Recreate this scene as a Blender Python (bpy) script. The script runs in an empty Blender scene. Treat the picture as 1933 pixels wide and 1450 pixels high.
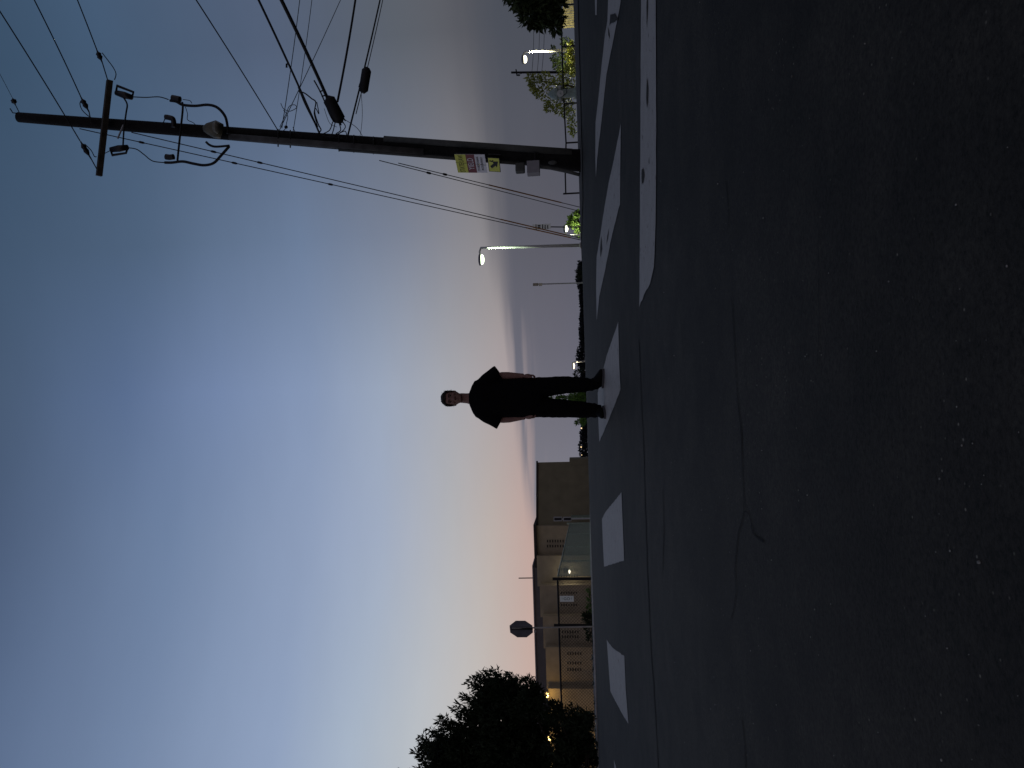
import bpy, bmesh, math, random
import numpy as np
from mathutils import Vector, Matrix, noise
random.seed(7); rng = np.random.default_rng(7)
SC = bpy.context.scene; COL = SC.collection

# ------------------------------------------------------------------ camera
F_PX = 1452.0; CAM_H = 0.64
_p = math.atan((1101 - 966.5) / F_PX); _r = math.radians(1.78)
FW = Vector((0, math.cos(_p), math.sin(_p))); _R0 = Vector((1, 0, 0)); _U0 = Vector((0, -math.sin(_p), math.cos(_p)))
RT = math.cos(_r) * _R0 - math.sin(_r) * _U0
UP = math.sin(_r) * _R0 + math.cos(_r) * _U0
cam = bpy.data.cameras.new('camera'); cam_o = bpy.data.objects.new('camera', cam); COL.objects.link(cam_o)
cam.sensor_width = 36; cam.lens = 36 * F_PX / 1933; cam.clip_start = 0.05; cam.clip_end = 5000
M = Matrix((( -UP.x, RT.x, -FW.x, 0), (-UP.y, RT.y, -FW.y, 0), (-UP.z, RT.z, -FW.z, CAM_H), (0, 0, 0, 1)))
cam_o.matrix_world = M          # the phone was held on its side: the place's up is the picture's left
SC.camera = cam_o

# ------------------------------------------------------------------ sky (dusk, the sun already down)
def lin(c):
    return tuple(((v / 255) / 12.92 if v / 255 <= 0.04045 else ((v / 255 + 0.055) / 1.055) ** 2.4) for v in c)
SC.view_settings.view_transform = 'Standard'; SC.view_settings.look = 'None'
SC.view_settings.gamma = 1; SC.view_settings.exposure = 0.0; SC.view_settings.use_curve_mapping = False
world = bpy.data.worlds.new('World'); SC.world = world; world.use_nodes = True
nt = world.node_tree; nt.nodes.clear()
def wn(t, **k):
    n = nt.nodes.new(t)
    for a, b in k.items(): setattr(n, a, b)
    return n
def wmath(op, a, b=None, c=None, clamp=False):
    n = wn('ShaderNodeMath', operation=op, use_clamp=clamp)
    for i, v in enumerate((a, b, c)):
        if v is None: continue
        if isinstance(v, (int, float)): n.inputs[i].default_value = v
        else: nt.links.new(v, n.inputs[i])
    return n.outputs[0]
tc = wn('ShaderNodeTexCoord'); sx = wn('ShaderNodeSeparateXYZ'); nt.links.new(tc.outputs['Generated'], sx.inputs[0])
elev = wmath('MULTIPLY', wmath('ARCSINE', sx.outputs[2]), 180 / math.pi)
az = wmath('MULTIPLY', wmath('ARCTAN2', sx.outputs[0], sx.outputs[1]), 180 / math.pi)
ef = wmath('DIVIDE', elev, 90.0, clamp=True)
def ramp(stops, fac):
    n = wn('ShaderNodeValToRGB'); nt.links.new(fac, n.inputs[0])
    e = n.color_ramp.elements
    while len(e) < len(stops): e.new(0.5)
    for i, (p, c) in enumerate(stops):
        e[i].position = p; e[i].color = lin(c) + (1,)
    return n.outputs[0]
def eramp(stops): return ramp([(d / 90, c) for d, c in stops], ef)
def mix(fac, a, b):
    n = wn('ShaderNodeMix', data_type='RGBA'); nt.links.new(fac, n.inputs[0]); nt.links.new(a, n.inputs[6]); nt.links.new(b, n.inputs[7])
    return n.outputs[2]
def mapr(v, a, b, smooth=True):
    n = wn('ShaderNodeMapRange', interpolation_type='SMOOTHSTEP' if smooth else 'LINEAR')
    nt.links.new(v, n.inputs[0]); n.inputs[1].default_value = a; n.inputs[2].default_value = b
    return n.outputs[0]
R_L2 = eramp([(0, (192, 162, 155)), (4, (196, 170, 160)), (8, (194, 188, 184)), (12, (184, 189, 195)), (16, (168, 181, 198)), (21, (144, 161, 190)), (30, (114, 133, 164)), (39, (82, 100, 130)), (60, (58, 76, 104)), (90, (44, 58, 84))])
R_L1 = eramp([(0, (186, 158, 154)), (4, (190, 162, 155)), (7, (186, 175, 170)), (10, (178, 178, 182)), (15, (160, 172, 194)), (20, (142, 158, 187)), (29, (110, 130, 162)), (39, (75, 92, 120)), (60, (56, 72, 100)), (90, (44, 58, 84))])
R_0 = eramp([(0, (166, 150, 152)), (4, (170, 154, 155)), (7, (168, 161, 163)), (10, (165, 166, 173)), (15, (151, 163, 184)), (20, (133, 150, 181)), (26, (115, 134, 169)), (32, (89, 109, 143)), (40, (70, 88, 112)), (60, (52, 68, 96)), (90, (44, 58, 84))])
R_R1 = eramp([(0, (132, 126, 130)), (6, (136, 132, 134)), (9, (132, 132, 140)), (13, (120, 128, 146)), (20, (106, 124, 152)), (30, (78, 98, 124)), (40, (62, 82, 106)), (60, (50, 66, 94)), (90, (44, 58, 84))])
R_R2 = eramp([(0, (92, 94, 102)), (7, (92, 92, 98)), (12, (90, 96, 106)), (20, (82, 95, 118)), (30, (68, 90, 116)), (40, (50, 72, 94)), (60, (46, 62, 88)), (90, (44, 58, 84))])
R_B = eramp([(0, (132, 124, 130)), (12, (144, 134, 142)), (30, (112, 114, 132)), (60, (60, 70, 94)), (90, (44, 58, 84))])  # unseen sky behind the camera, low band brightened to fill camera-facing surfaces
sky = mix(mapr(az, -25, -11, False), R_L2, R_L1)
sky = mix(mapr(az, -11, 0, False), sky, R_0)
sky = mix(mapr(az, 0, 11.5, False), sky, R_R1)
sky = mix(mapr(az, 11.5, 25, False), sky, R_R2)
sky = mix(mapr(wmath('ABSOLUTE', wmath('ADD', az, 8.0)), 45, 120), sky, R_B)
# low cloud bank, its upper edge climbing to the right, with a few thin streaks above it
cv = wn('ShaderNodeCombineXYZ')
nt.links.new(wmath('MULTIPLY', az, 0.055), cv.inputs[0]); nt.links.new(wmath('MULTIPLY', elev, 0.9), cv.inputs[1])
nz = wn('ShaderNodeTexNoise'); nt.links.new(cv.outputs[0], nz.inputs['Vector']); nz.inputs['Scale'].default_value = 1.0; nz.inputs['Detail'].default_value = 3.0; nz.inputs['Roughness'].default_value = 0.45
wob = wmath('MULTIPLY', wmath('SUBTRACT', nz.outputs['Fac'], 0.5), 1.5)
edge = wmath('ADD', wmath('ADD', wmath('MULTIPLY', az, 0.095), 5.3), wob)
depth = wmath('SUBTRACT', edge, elev)
soft = wn('ShaderNodeMapRange', interpolation_type='SMOOTHSTEP'); nt.links.new(depth, soft.inputs[0]); soft.inputs[1].default_value = -0.35; soft.inputs[2].default_value = 0.55
nt.links.new(wmath('DIVIDE', depth, wmath('ADD', 0.9, wmath('MAXIMUM', wmath('MULTIPLY', wmath('SUBTRACT', az, 2.0), 0.22), 0.0))), soft.inputs[0])
bank_az = wmath('MULTIPLY', mapr(az, -12.5, -7.5), wmath('SUBTRACT', 1.0, mapr(az, 60, 110)))
streak = wmath('MULTIPLY', mapr(nz.outputs['Fac'], 0.46, 0.6), wmath('MULTIPLY', mapr(depth, 2.6, 0.2), mapr(az, 12, 3)))
bank_m = wmath('MULTIPLY', wmath('MULTIPLY', soft.outputs[0], bank_az), wmath('SUBTRACT', 1.0, wmath('MULTIPLY', streak, 0.62)))
bank_c = ramp([(0, (118, 121, 134)), (0.35, (95, 97, 111)), (0.62, (83, 85, 97)), (1, (72, 77, 88))], mapr(az, -10, 26, False))
sky = mix(wmath('MULTIPLY', bank_m, 0.93), sky, bank_c)
hv = wn('ShaderNodeCombineXYZ'); nt.links.new(wmath('MULTIPLY', az, 0.03), hv.inputs[0]); nt.links.new(wmath('MULTIPLY', elev, 0.11), hv.inputs[1])
hz = wn('ShaderNodeTexNoise'); nt.links.new(hv.outputs[0], hz.inputs['Vector']); hz.inputs['Scale'].default_value = 1.0; hz.inputs['Detail'].default_value = 6.0; hz.inputs['Roughness'].default_value = 0.6
gain = wmath('ADD', 0.90, wmath('MULTIPLY', hz.outputs['Fac'], 0.20))       # faint uneven thin haze
gm_ = wn('ShaderNodeMix', data_type='RGBA', blend_type='MULTIPLY'); gm_.inputs[0].default_value = 1.0; nt.links.new(sky, gm_.inputs[6]); nt.links.new(gain, gm_.inputs[7]); sky = gm_.outputs[2]
below = mapr(elev, -0.2, -2.0, False)
dark = wn('ShaderNodeRGB'); dark.outputs[0].default_value = lin((60, 62, 70)) + (1,)
sky = mix(below, sky, dark.outputs[0])
ns = wn('ShaderNodeTexSky'); ns.sky_type = 'NISHITA'; ns.sun_disc = False; ns.sun_elevation = math.radians(-3.0); ns.sun_rotation = math.radians(-32)
add = wn('ShaderNodeMix', data_type='RGBA', blend_type='ADD'); add.inputs[0].default_value = 0.02
nt.links.new(sky, add.inputs[6]); nt.links.new(ns.outputs[0], add.inputs[7])
bg = wn('ShaderNodeBackground'); wo = wn('ShaderNodeOutputWorld')
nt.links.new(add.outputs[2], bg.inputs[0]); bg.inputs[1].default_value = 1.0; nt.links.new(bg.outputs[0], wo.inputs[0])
# the sun is below the horizon: no sun lamp

# ------------------------------------------------------------------ helpers
def ray(x, y): return FW + RT * ((725 - y) / F_PX) - UP * ((x - 966.5) / F_PX)
EYE = Vector((0, 0, CAM_H))
def P(x, y, D):
    d = ray(x, y); return EYE + d * (D / d.y)
def Pz(x, y, z):
    d = ray(x, y); return EYE + d * ((z - CAM_H) / d.z)
def prof(Y):
    s, a, b = 0.05, 7.5, 16.0
    if Y < a: return s * Y
    if Y < b: return s * Y - s * (Y - a) ** 2 / (2 * (b - a))
    return s * (a + b) / 2 - 0.004 * (Y - b)
def G(X, Y):
    l = max(0.0, min(1.0, (Y - 9) / 10)) * max(0.0, min(40.0, -X - 2))
    return prof(Y) - 0.006 * l
def hit(x, y):
    d = ray(x, y); t = 0.2
    while t < 60:
        p = EYE + d * t
        if p.z < G(p.x, p.y): break
        t += 0.01
    return p
PXM = lambda D: D / F_PX

MATS = {}
def mat(name, col, rough=0.8, var=0.0, vscale=8.0, bump=0.0, bscale=60.0, metal=0.0, spec=0.3, emit=None, estr=0.0, col2=None):
    if name in MATS: return MATS[name]
    m = bpy.data.materials.new(name); m.use_nodes = True; t = m.node_tree; b = t.nodes['Principled BSDF']
    b.inputs['Base Color'].default_value = tuple(col) + (1,); b.inputs['Roughness'].default_value = rough
    b.inputs['Metallic'].default_value = metal; b.inputs['Specular IOR Level'].default_value = spec
    tcn = t.nodes.new('ShaderNodeTexCoord')
    if var > 0:
        n = t.nodes.new('ShaderNodeTexNoise'); n.inputs['Scale'].default_value = vscale; n.inputs['Detail'].default_value = 5
        t.links.new(tcn.outputs['Object'], n.inputs['Vector'])
        r = t.nodes.new('ShaderNodeValToRGB'); t.links.new(n.outputs['Fac'], r.inputs[0])
        c2 = col2 or tuple(min(1, v * (1 + var)) for v in col); c1 = tuple(v * (1 - var) for v in col)
        r.color_ramp.elements[0].position = 0.3; r.color_ramp.elements[0].color = c1 + (1,)
        r.color_ramp.elements[1].position = 0.7; r.color_ramp.elements[1].color = tuple(c2) + (1,)
        t.links.new(r.outputs[0], b.inputs['Base Color'])
    if bump > 0:
        n = t.nodes.new('ShaderNodeTexNoise'); n.inputs['Scale'].default_value = bscale; n.inputs['Detail'].default_value = 4
        t.links.new(tcn.outputs['Object'], n.inputs['Vector'])
        bm = t.nodes.new('ShaderNodeBump'); bm.inputs['Strength'].default_value = bump; bm.inputs['Distance'].default_value = 0.02
        t.links.new(n.outputs['Fac'], bm.inputs['Height']); t.links.new(bm.outputs[0], b.inputs['Normal'])
    if emit:
        b.inputs['Emission Color'].default_value = tuple(emit) + (1,); b.inputs['Emission Strength'].default_value = estr
    MATS[name] = m; return m

def asphalt_mat(name, base, paint=None):
    m = bpy.data.materials.new(name); m.use_nodes = True; t = m.node_tree; b = t.nodes['Principled BSDF']; L = t.links.new
    tcn = t.nodes.new('ShaderNodeTexCoord'); co = tcn.outputs['Object']
    def nse(sc, det, ro=0.55):
        n = t.nodes.new('ShaderNodeTexNoise'); n.inputs['Scale'].default_value = sc; n.inputs['Detail'].default_value = det; n.inputs['Roughness'].default_value = ro; L(co, n.inputs['Vector']); return n.outputs['Fac']
    def rmp(f, a, b_, ca, cb):
        r = t.nodes.new('ShaderNodeValToRGB'); L(f, r.inputs[0]); e = r.color_ramp.elements
        e[0].position = a; e[1].position = b_; e[0].color = tuple(ca) + (1,); e[1].color = tuple(cb) + (1,); return r.outputs[0]
    def mx(f, a, b_, bt='MIX'):
        n = t.nodes.new('ShaderNodeMix'); n.data_type = 'RGBA'; n.blend_type = bt
        if isinstance(f, float): n.inputs[0].default_value = f
        else: L(f, n.inputs[0])
        L(a, n.inputs[6]); L(b_, n.inputs[7]); return n.outputs[2]
    big = rmp(nse(0.7, 6), 0.3, 0.72, [v * 0.6 for v in base], [v * 1.4 for v in base])
    fine = rmp(nse(75, 8, 0.85), 0.34, 0.66, (0.25, 0.25, 0.25), (1.75, 1.75, 1.75))
    c = mx(1.0, big, fine, 'MULTIPLY')
    c = mx(1.0, c, rmp(nse(4.5, 5, 0.65), 0.32, 0.68, (0.66, 0.67, 0.69), (1.36, 1.34, 1.32)), 'MULTIPLY')
    v = t.nodes.new('ShaderNodeTexVoronoi'); v.inputs['Scale'].default_value = 75; L(co, v.inputs['Vector'])
    sp = rmp(v.outputs['Distance'], 0.10, 0.24, (1, 1, 1), (0, 0, 0))
    keep = rmp(v.outputs['Color'], 0.80, 0.86, (0, 0, 0), (1, 1, 1))
    keep2 = rmp(nse(5, 2), 0.48, 0.62, (0, 0, 0), (1, 1, 1))
    st = mx(1.0, mx(1.0, sp, keep, 'MULTIPLY'), keep2, 'MULTIPLY')
    stone = t.nodes.new('ShaderNodeRGB'); stone.outputs[0].default_value = (base[0] * 9, base[1] * 9, base[2] * 9, 1)
    c = mx(st, c, stone.outputs[0])
    if paint:
        pc = rmp(nse(9, 6), 0.3, 0.7, [q * 0.86 for q in paint], paint)
        pc = mx(1.0, pc, rmp(nse(150, 2, 0.7), 0.3, 0.7, (0.86, 0.86, 0.86), (1.06, 1.06, 1.06)), 'MULTIPLY')
        wear = rmp(nse(14, 8, 0.7), 0.585, 0.67, (0, 0, 0), (0.7, 0.7, 0.7))
        c = mx(wear, pc, c)
    L(c, b.inputs['Base Color']); b.inputs['Roughness'].default_value = 0.72 if not paint else 0.6
    b.inputs['Specular IOR Level'].default_value = 0.11
    bm = t.nodes.new('ShaderNodeBump'); bm.inputs['Strength'].default_value = 0.5 if not paint else 0.25; bm.inputs['Distance'].default_value = 0.006
    L(nse(120, 5, 0.7), bm.inputs['Height']); L(bm.outputs[0], b.inputs['Normal'])
    MATS[name] = m; return m

class MB:
    def __init__(s): s.v = []; s.f = []
    def add(s, vs, fs):
        o = len(s.v); s.v += [tuple(v) for v in vs]; s.f += [tuple(i + o for i in f) for f in fs]; return s
    def box(s, c, size, rot=None):
        c = Vector(c); hx, hy, hz = [q / 2 for q in size]
        vs = [Vector((x, y, z)) for x in (-hx, hx) for y in (-hy, hy) for z in (-hz, hz)]
        if rot is not None: vs = [rot @ v for v in vs]
        return s.add([c + v for v in vs], [(0, 1, 3, 2), (4, 6, 7, 5), (0, 4, 5, 1), (2, 3, 7, 6), (0, 2, 6, 4), (1, 5, 7, 3)])
    def tube(s, pts, rad, n=8, cap=True, ref=None):
        pts = [Vector(p) for p in pts]; k = len(pts)
        if not isinstance(rad, (list, tuple)): rad = [rad] * k
        vs = []
        pr = None
        for i, p in enumerate(pts):
            t = (pts[min(i + 1, k - 1)] - pts[max(i - 1, 0)]).normalized()
            if pr is None:
                r0 = Vector(ref) if ref else (Vector((0, 0, 1)) if abs(t.z) < 0.9 else Vector((1, 0, 0)))
                a = (r0 - t * r0.dot(t)).normalized()
            else:
                a = (pr - t * pr.dot(t)).normalized()
            pr = a; b = t.cross(a)
            ra, rb = rad[i] if isinstance(rad[i], tuple) else (rad[i], rad[i])
            for j in range(n):
                th = 2 * math.pi * j / n
                vs.append(p + a * math.cos(th) * ra + b * math.sin(th) * rb)
        fs = []
        for i in range(k - 1):
            for j in range(n):
                fs.append((i * n + j, i * n + (j + 1) % n, (i + 1) * n + (j + 1) % n, (i + 1) * n + j))
        if cap: fs += [tuple(range(n - 1, -1, -1)), tuple((k - 1) * n + j for j in range(n))]
        return s.add(vs, fs)
    def ell(s, c, r, nu=12, nv=8, rot=None):
        c = Vector(c); vs = []; fs = []
        for i in range(nv + 1):
            ph = math.pi * i / nv
            for j in range(nu):
                th = 2 * math.pi * j / nu
                q = Vector((math.sin(ph) * math.cos(th) * r[0], math.sin(ph) * math.sin(th) * r[1], math.cos(ph) * r[2]))
                if rot is not None: q = rot @ q
                vs.append(c + q)
        for i in range(nv):
            for j in range(nu):
                fs.append((i * nu + j, i * nu + (j + 1) % nu, (i + 1) * nu + (j + 1) % nu, (i + 1) * nu + j))
        return s.add(vs, fs)
    def plate(s, c, ex, ey, w, h, th):
        c = Vector(c); ez = ex.cross(ey).normalized()
        vs = [c + ex * (a * w / 2) + ey * (b * h / 2) + ez * (d * th / 2) for d in (-1, 1) for a, b in ((-1, -1), (1, -1), (1, 1), (-1, 1))]
        return s.add(vs, [(3, 2, 1, 0), (4, 5, 6, 7), (0, 1, 5, 4), (1, 2, 6, 5), (2, 3, 7, 6), (3, 0, 4, 7)])
    def prism(s, poly, ez, th):
        k = len(poly); poly = [Vector(p) for p in poly]
        vs = poly + [p + ez * th for p in poly]
        return s.add(vs, [tuple(range(k - 1, -1, -1)), tuple(range(k, 2 * k))] + [(i, (i + 1) % k, k + (i + 1) % k, k + i) for i in range(k)])
    def mesh(s, name):
        m = bpy.data.meshes.new(name); m.from_pydata(s.v, [], s.f); m.update()
        bm = bmesh.new(); bm.from_mesh(m); bmesh.ops.recalc_face_normals(bm, faces=bm.faces); bm.to_mesh(m); bm.free()
        return m
    def build(s, name, m, parent=None, smooth=False, bevel=0):
        me = s.mesh(name); return link(name, me, m, parent, smooth, bevel)
def link(name, me, m, parent=None, smooth=False, bevel=0):
    if m is not None: me.materials.append(m if not isinstance(m, str) else MATS[m])
    if smooth: me.polygons.foreach_set('use_smooth', [True] * len(me.polygons))
    o = bpy.data.objects.new(name, me); COL.objects.link(o)
    if parent is not None:
        o.parent = parent; o.matrix_parent_inverse = Matrix.Translation(-Vector(parent.location)) if parent.type == 'EMPTY' else Matrix()
    if bevel:
        b = o.modifiers.new('bevel', 'BEVEL'); b.width = bevel; b.segments = 2
    return o
def tag(o, label, cat, group=None):
    o['label'] = label; o['category'] = cat
    if group: o['group'] = group
    return o
def thing(name, label, cat, loc, group=None):
    o = bpy.data.objects.new(name, None); COL.objects.link(o); o.location = loc; o.empty_display_size = 0.1
    return tag(o, label, cat, group)
def struct(o, label=None):
    o['kind'] = 'structure'
    if label: o['label'] = label
    return o
def spline(pts, n=6):
    pts = [Vector(p) for p in pts]; out = []
    for i in range(len(pts) - 1):
        a = pts[max(i - 1, 0)]; b = pts[i]; c = pts[i + 1]; d = pts[min(i + 2, len(pts) - 1)]
        for k in range(n):
            t = k / n
            out.append(0.5 * ((2 * b) + (c - a) * t + (2 * a - 5 * b + 4 * c - d) * t * t + (3 * b - a - 3 * c + d) * t ** 3))
    out.append(pts[-1]); return out
def text_mesh(body, size):
    cu = bpy.data.curves.new('t', 'FONT'); cu.body = body; cu.size = size; cu.align_x = 'CENTER'; cu.align_y = 'CENTER'; cu.extrude = 0.0008
    o = bpy.data.objects.new('t', cu); COL.objects.link(o)
    dg = bpy.context.evaluated_depsgraph_get(); me = bpy.data.meshes.new_from_object(o.evaluated_get(dg))
    bpy.data.objects.remove(o); return me
def put_text(name, body, size, c, ex, ey, m, parent, sx_=1.0, bold=0.0):
    me = text_mesh(body, size); ez = ex.cross(ey).normalized()
    for v in me.vertices:
        q = v.co.copy(); v.co = Vector(c) + ex * (q.x * sx_) + ey * q.y + ez * q.z
    me.update(); return link(name, me, m, parent)

# ------------------------------------------------------------------ materials
ROAD = asphalt_mat('asphalt', (0.0252, 0.0222, 0.0170)); PAINT = asphalt_mat('road_paint', (0.0252, 0.0222, 0.0170), (0.385, 0.355, 0.315))
SOIL = mat('soil', (0.035, 0.032, 0.028), 0.95, 0.4, 3)
CONC = mat('concrete', (0.48, 0.47, 0.44), 0.85, 0.2, 6, 0.2, 40)
BLACKW = mat('cable_black', (0.010, 0.010, 0.011), 0.7)
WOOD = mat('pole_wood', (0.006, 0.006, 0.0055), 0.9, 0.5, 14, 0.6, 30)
STEEL = mat('galvanised_steel', (0.30, 0.31, 0.31), 0.5, 0.15, 20, metal=0.5)
GREY = mat('grey_conduit', (0.06, 0.065, 0.058), 0.7, 0.2, 12)
DARK = mat('dark_steel', (0.010, 0.010, 0.010), 0.6)
CERAM = mat('dark_insulator', (0.012, 0.011, 0.012), 0.35)

# ------------------------------------------------------------------ ground, road, kerb
def sheet(name, xs, ys, dz, m, keep=None):
    vs = [(x, y, G(x, y) + dz) for y in ys for x in xs]; nx = len(xs); fs = []
    for j in range(len(ys) - 1):
        for i in range(nx - 1):
            cx, cy = (xs[i] + xs[i + 1]) / 2, (ys[j] + ys[j + 1]) / 2
            if keep is None or keep(cx, cy): fs.append((j * nx + i, j * nx + i + 1, (j + 1) * nx + i + 1, (j + 1) * nx + i))
    me = bpy.data.meshes.new(name); me.from_pydata(vs, [], fs); me.update()
    return link(name, me, m, None, True)
far_y = [20, 25, 30, 36, 44, 55, 70, 90, 120, 160, 220, 320, 480, 700, 1000, 1600, 2600]
xs_w = [-2600, -1200, -500, -200, -100, -60, -42, -30, -22, -16, -12, -9, -7, -5, -4, -3, -2.5, -2, -1.5, -1, -.5, 0, .5, 1, 1.5, 2, 3, 4, 6, 9, 14, 22, 40, 80, 200, 500, 1200, 2600]
ys_near = [-60, -30, -15, -8, -4, -2] + [i * 0.5 for i in range(-2, 40)]
struct(sheet('ground', xs_w, [-2000] + ys_near + far_y, -0.05, SOIL))
road = struct(sheet('road', [x for x in xs_w if abs(x) <= 100], ys_near + [20, 25, 30, 36, 44, 55, 70, 90, 120, 160, 220, 320], 0.0, ROAD))
def flat_patch(name, pts, dz, m, parent):
    bm = bmesh.new(); f = bm.faces.new([bm.verts.new((p[0], p[1], 0)) for p in pts])
    y0 = min(p[1] for p in pts); y1 = max(p[1] for p in pts)
    y = math.ceil(y0 / 0.25) * 0.25
    while y < y1:
        bmesh.ops.bisect_plane(bm, geom=bm.verts[:] + bm.edges[:] + bm.faces[:], plane_co=(0, y, 0), plane_no=(0, 1, 0)); y += 0.25
    bmesh.ops.triangulate(bm, faces=bm.faces[:])
    for v in bm.verts: v.co.z = G(v.co.x, v.co.y) + dz
    bmesh.ops.recalc_face_normals(bm, faces=bm.faces[:])
    me = bpy.data.meshes.new(name); bm.to_mesh(me); bm.free()
    for p in me.polygons:
        if p.normal.z < 0: p.flip()
    return link(name, me, m, parent)
def jag(pts, amp=0.006, step=0.12):
    out = []
    for i in range(len(pts)):
        a = Vector(pts[i]); b = Vector(pts[(i + 1) % len(pts)]); n = max(1, int((b - a).length / step))
        for k in range(n):
            q = a.lerp(b, k / n)
            out.append(q + Vector((random.uniform(-amp, amp), random.uniform(-amp, amp))))
    return out
def ground_poly(px): return [hit(*q).xy for q in px]
stripes = [
    [(1124, -60), (1123.5, -10), (1124.5, 28), (1127, 28), (1128, -10), (1131, -60)],
    [(1149, 0), (1147.5, 40), (1143, 65), (1137, 120), (1131, 180), (1125, 231), (1124.5, 300), (1125.5, 335), (1128, 300), (1136, 231), (1146, 140), (1158, 80), (1166, 40), (1172, 8), (1178, -40), (1160, -60)],
    [(1173, 234), (1170, 250), (1160, 300), (1150, 345), (1142, 390), (1133, 450), (1127, 485), (1126, 540), (1127, 605), (1132, 560), (1142, 515), (1155, 450), (1167, 400), (1171.5, 385), (1172, 330)],
    [(1168, 607), (1157, 640), (1146, 672), (1137.5, 705), (1129, 742), (1130, 790), (1132, 834), (1142, 812), (1160, 768), (1172.5, 735), (1170, 690)],
    [(1174, 929), (1165, 941), (1155, 953), (1144, 966), (1137, 980), (1138.5, 1020), (1141, 1070), (1160, 1064), (1179, 1058), (1177, 1000)],
    [(1146, 1208), (1158, 1224), (1170, 1232), (1179.5, 1239), (1182, 1300), (1187, 1366), (1177, 1350), (1165, 1328), (1153, 1305), (1149, 1250)],
    [(1159.5, 1434), (1166, 1456), (1176, 1480), (1190, 1500), (1192, 1600), (1166, 1530), (1162, 1480)],
]
for k, px in enumerate(stripes):
    px2 = [(x, y) for x, y in px if True]
    o = flat_patch('crosswalk_stripe', jag(ground_poly(px2), 0.004, 0.07), 0.004, PAINT, road)
bar = flat_patch('stop_line', jag(ground_poly([(1212, -60), (1211, 100), (1210, 300), (1209, 450), (1208, 578), (1217, 557), (1228, 535), (1236, 505), (1239, 420), (1240.5, 250), (1240, 100), (1239, -60)]), 0.007, 0.07), 0.004, PAINT, road)
for px in ([(1214, 320), (1217, 318), (1219, 330), (1217, 345), (1214, 347), (1213, 335)], [(1224, 60), (1225.5, 10), (1224, -30), (1223, 15)],
           [(1224, 145), (1226, 165), (1225.5, 190), (1224, 206), (1222.5, 185), (1223, 160)],
           [(1136, 445), (1138, 470), (1135, 486), (1134, 470)], [(1151, 430), (1149, 450), (1146, 462), (1148, 445)],
           [(1154, 28), (1163, 25), (1169, 35), (1163, 41), (1155, 44), (1152, 48), (1153, 36)], [(1149, 50), (1152, 62), (1153, 74), (1150, 66)]):
    flat_patch('worn_patch', jag(ground_poly(px), 0.004, 0.06), 0.0075, ROAD, road)
CRK = mat('crack_black', (0.004, 0.004, 0.004), 0.95)
def crack(px, w, amp):
    c = [hit(*q).xy for q in px]; pts = spline([(p.x, p.y, 0) for p in c], 26); L_, R_ = [], []
    for i, p in enumerate(pts):
        t = (pts[min(i + 1, len(pts) - 1)] - pts[max(i - 1, 0)]); t.normalize(); nrm = Vector((-t.y, t.x, 0))
        e = min(1, min(i, len(pts) - 1 - i) / 5 + 0.1)
        ww = w * e * (0.5 + abs(noise.noise(p * 3.1)) * 1.6); q = p + nrm * (amp * noise.noise(p * 2.3) + amp * .9 * noise.noise(p * 11) + amp * .6 * noise.noise(p * 31))
        L_.append(q + nrm * ww); R_.append(q - nrm * ww)
    vs = [(q.x, q.y, G(q.x, q.y) + 0.0025) for q in L_ + R_]; n = len(L_)
    me = bpy.data.meshes.new('road_crack'); me.from_pydata(vs, [], [(i, i + 1, n + i + 1, n + i) for i in range(n - 1)]); me.update()
    return link('road_crack', me, CRK, road)
crack([(1206, 640), (1212, 760), (1217, 880), (1219, 960), (1222, 1060), (1227, 1160), (1230, 1230), (1236, 1320), (1244, 1460)], 0.020, 0.015)
crack([(1400, 795), (1403, 880), (1405, 965), (1394, 1010), (1388, 1080), (1391, 1120), (1380, 1172)], 0.004, 0.010)
crack([(1405, 965), (1417, 972), (1424, 1005), (1436, 1018), (1444, 1022)], 0.003, 0.004)
crack([(1372, 340), (1376, 400), (1375, 440)], 0.003, 0.004)
crack([(1548, 430), (1550, 540), (1548, 640), (1546, 700)], 0.0012, 0.004)
crack([(1383, 560), (1388, 650), (1392, 720), (1398, 800)], 0.003, 0.004)
crack([(1252, 920), (1254, 1000), (1251, 1090)], 0.006, 0.012)
crack([(1402, 1355), (1407, 1400), (1409, 1460)], 0.005, 0.004)
crack([(1284, 580), (1290, 650), (1296, 760)], 0.0025, 0.004)
# loose grit lying on the asphalt: nobody could count it
gm = MB()
for k in range(380):
    Y = 0.55 + 4 * random.random() ** 1.5; X = random.uniform(-0.62, 0.62) * Y + random.gauss(0, .1); 
    if noise.noise(Vector((X * 2.2, Y * 2.2, 3))) < -0.05 and random.random() < .8: continue
    r = random.uniform(0.0007, 0.0018) * (1.8 if random.random() < .07 else 1)
    gm.ell((X, Y, G(X, Y) + r * 0.5), (r * random.uniform(.8, 1.6), r * random.uniform(.8, 1.6), r * .8), 5, 3)
g = gm.build('loose_grit', mat('grit', (0.25, 0.24, 0.21), 0.7, 0.75, 60)); g['kind'] = 'stuff'; tag(g, 'pale grit and tiny stones scattered over the asphalt', 'grit')

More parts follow.
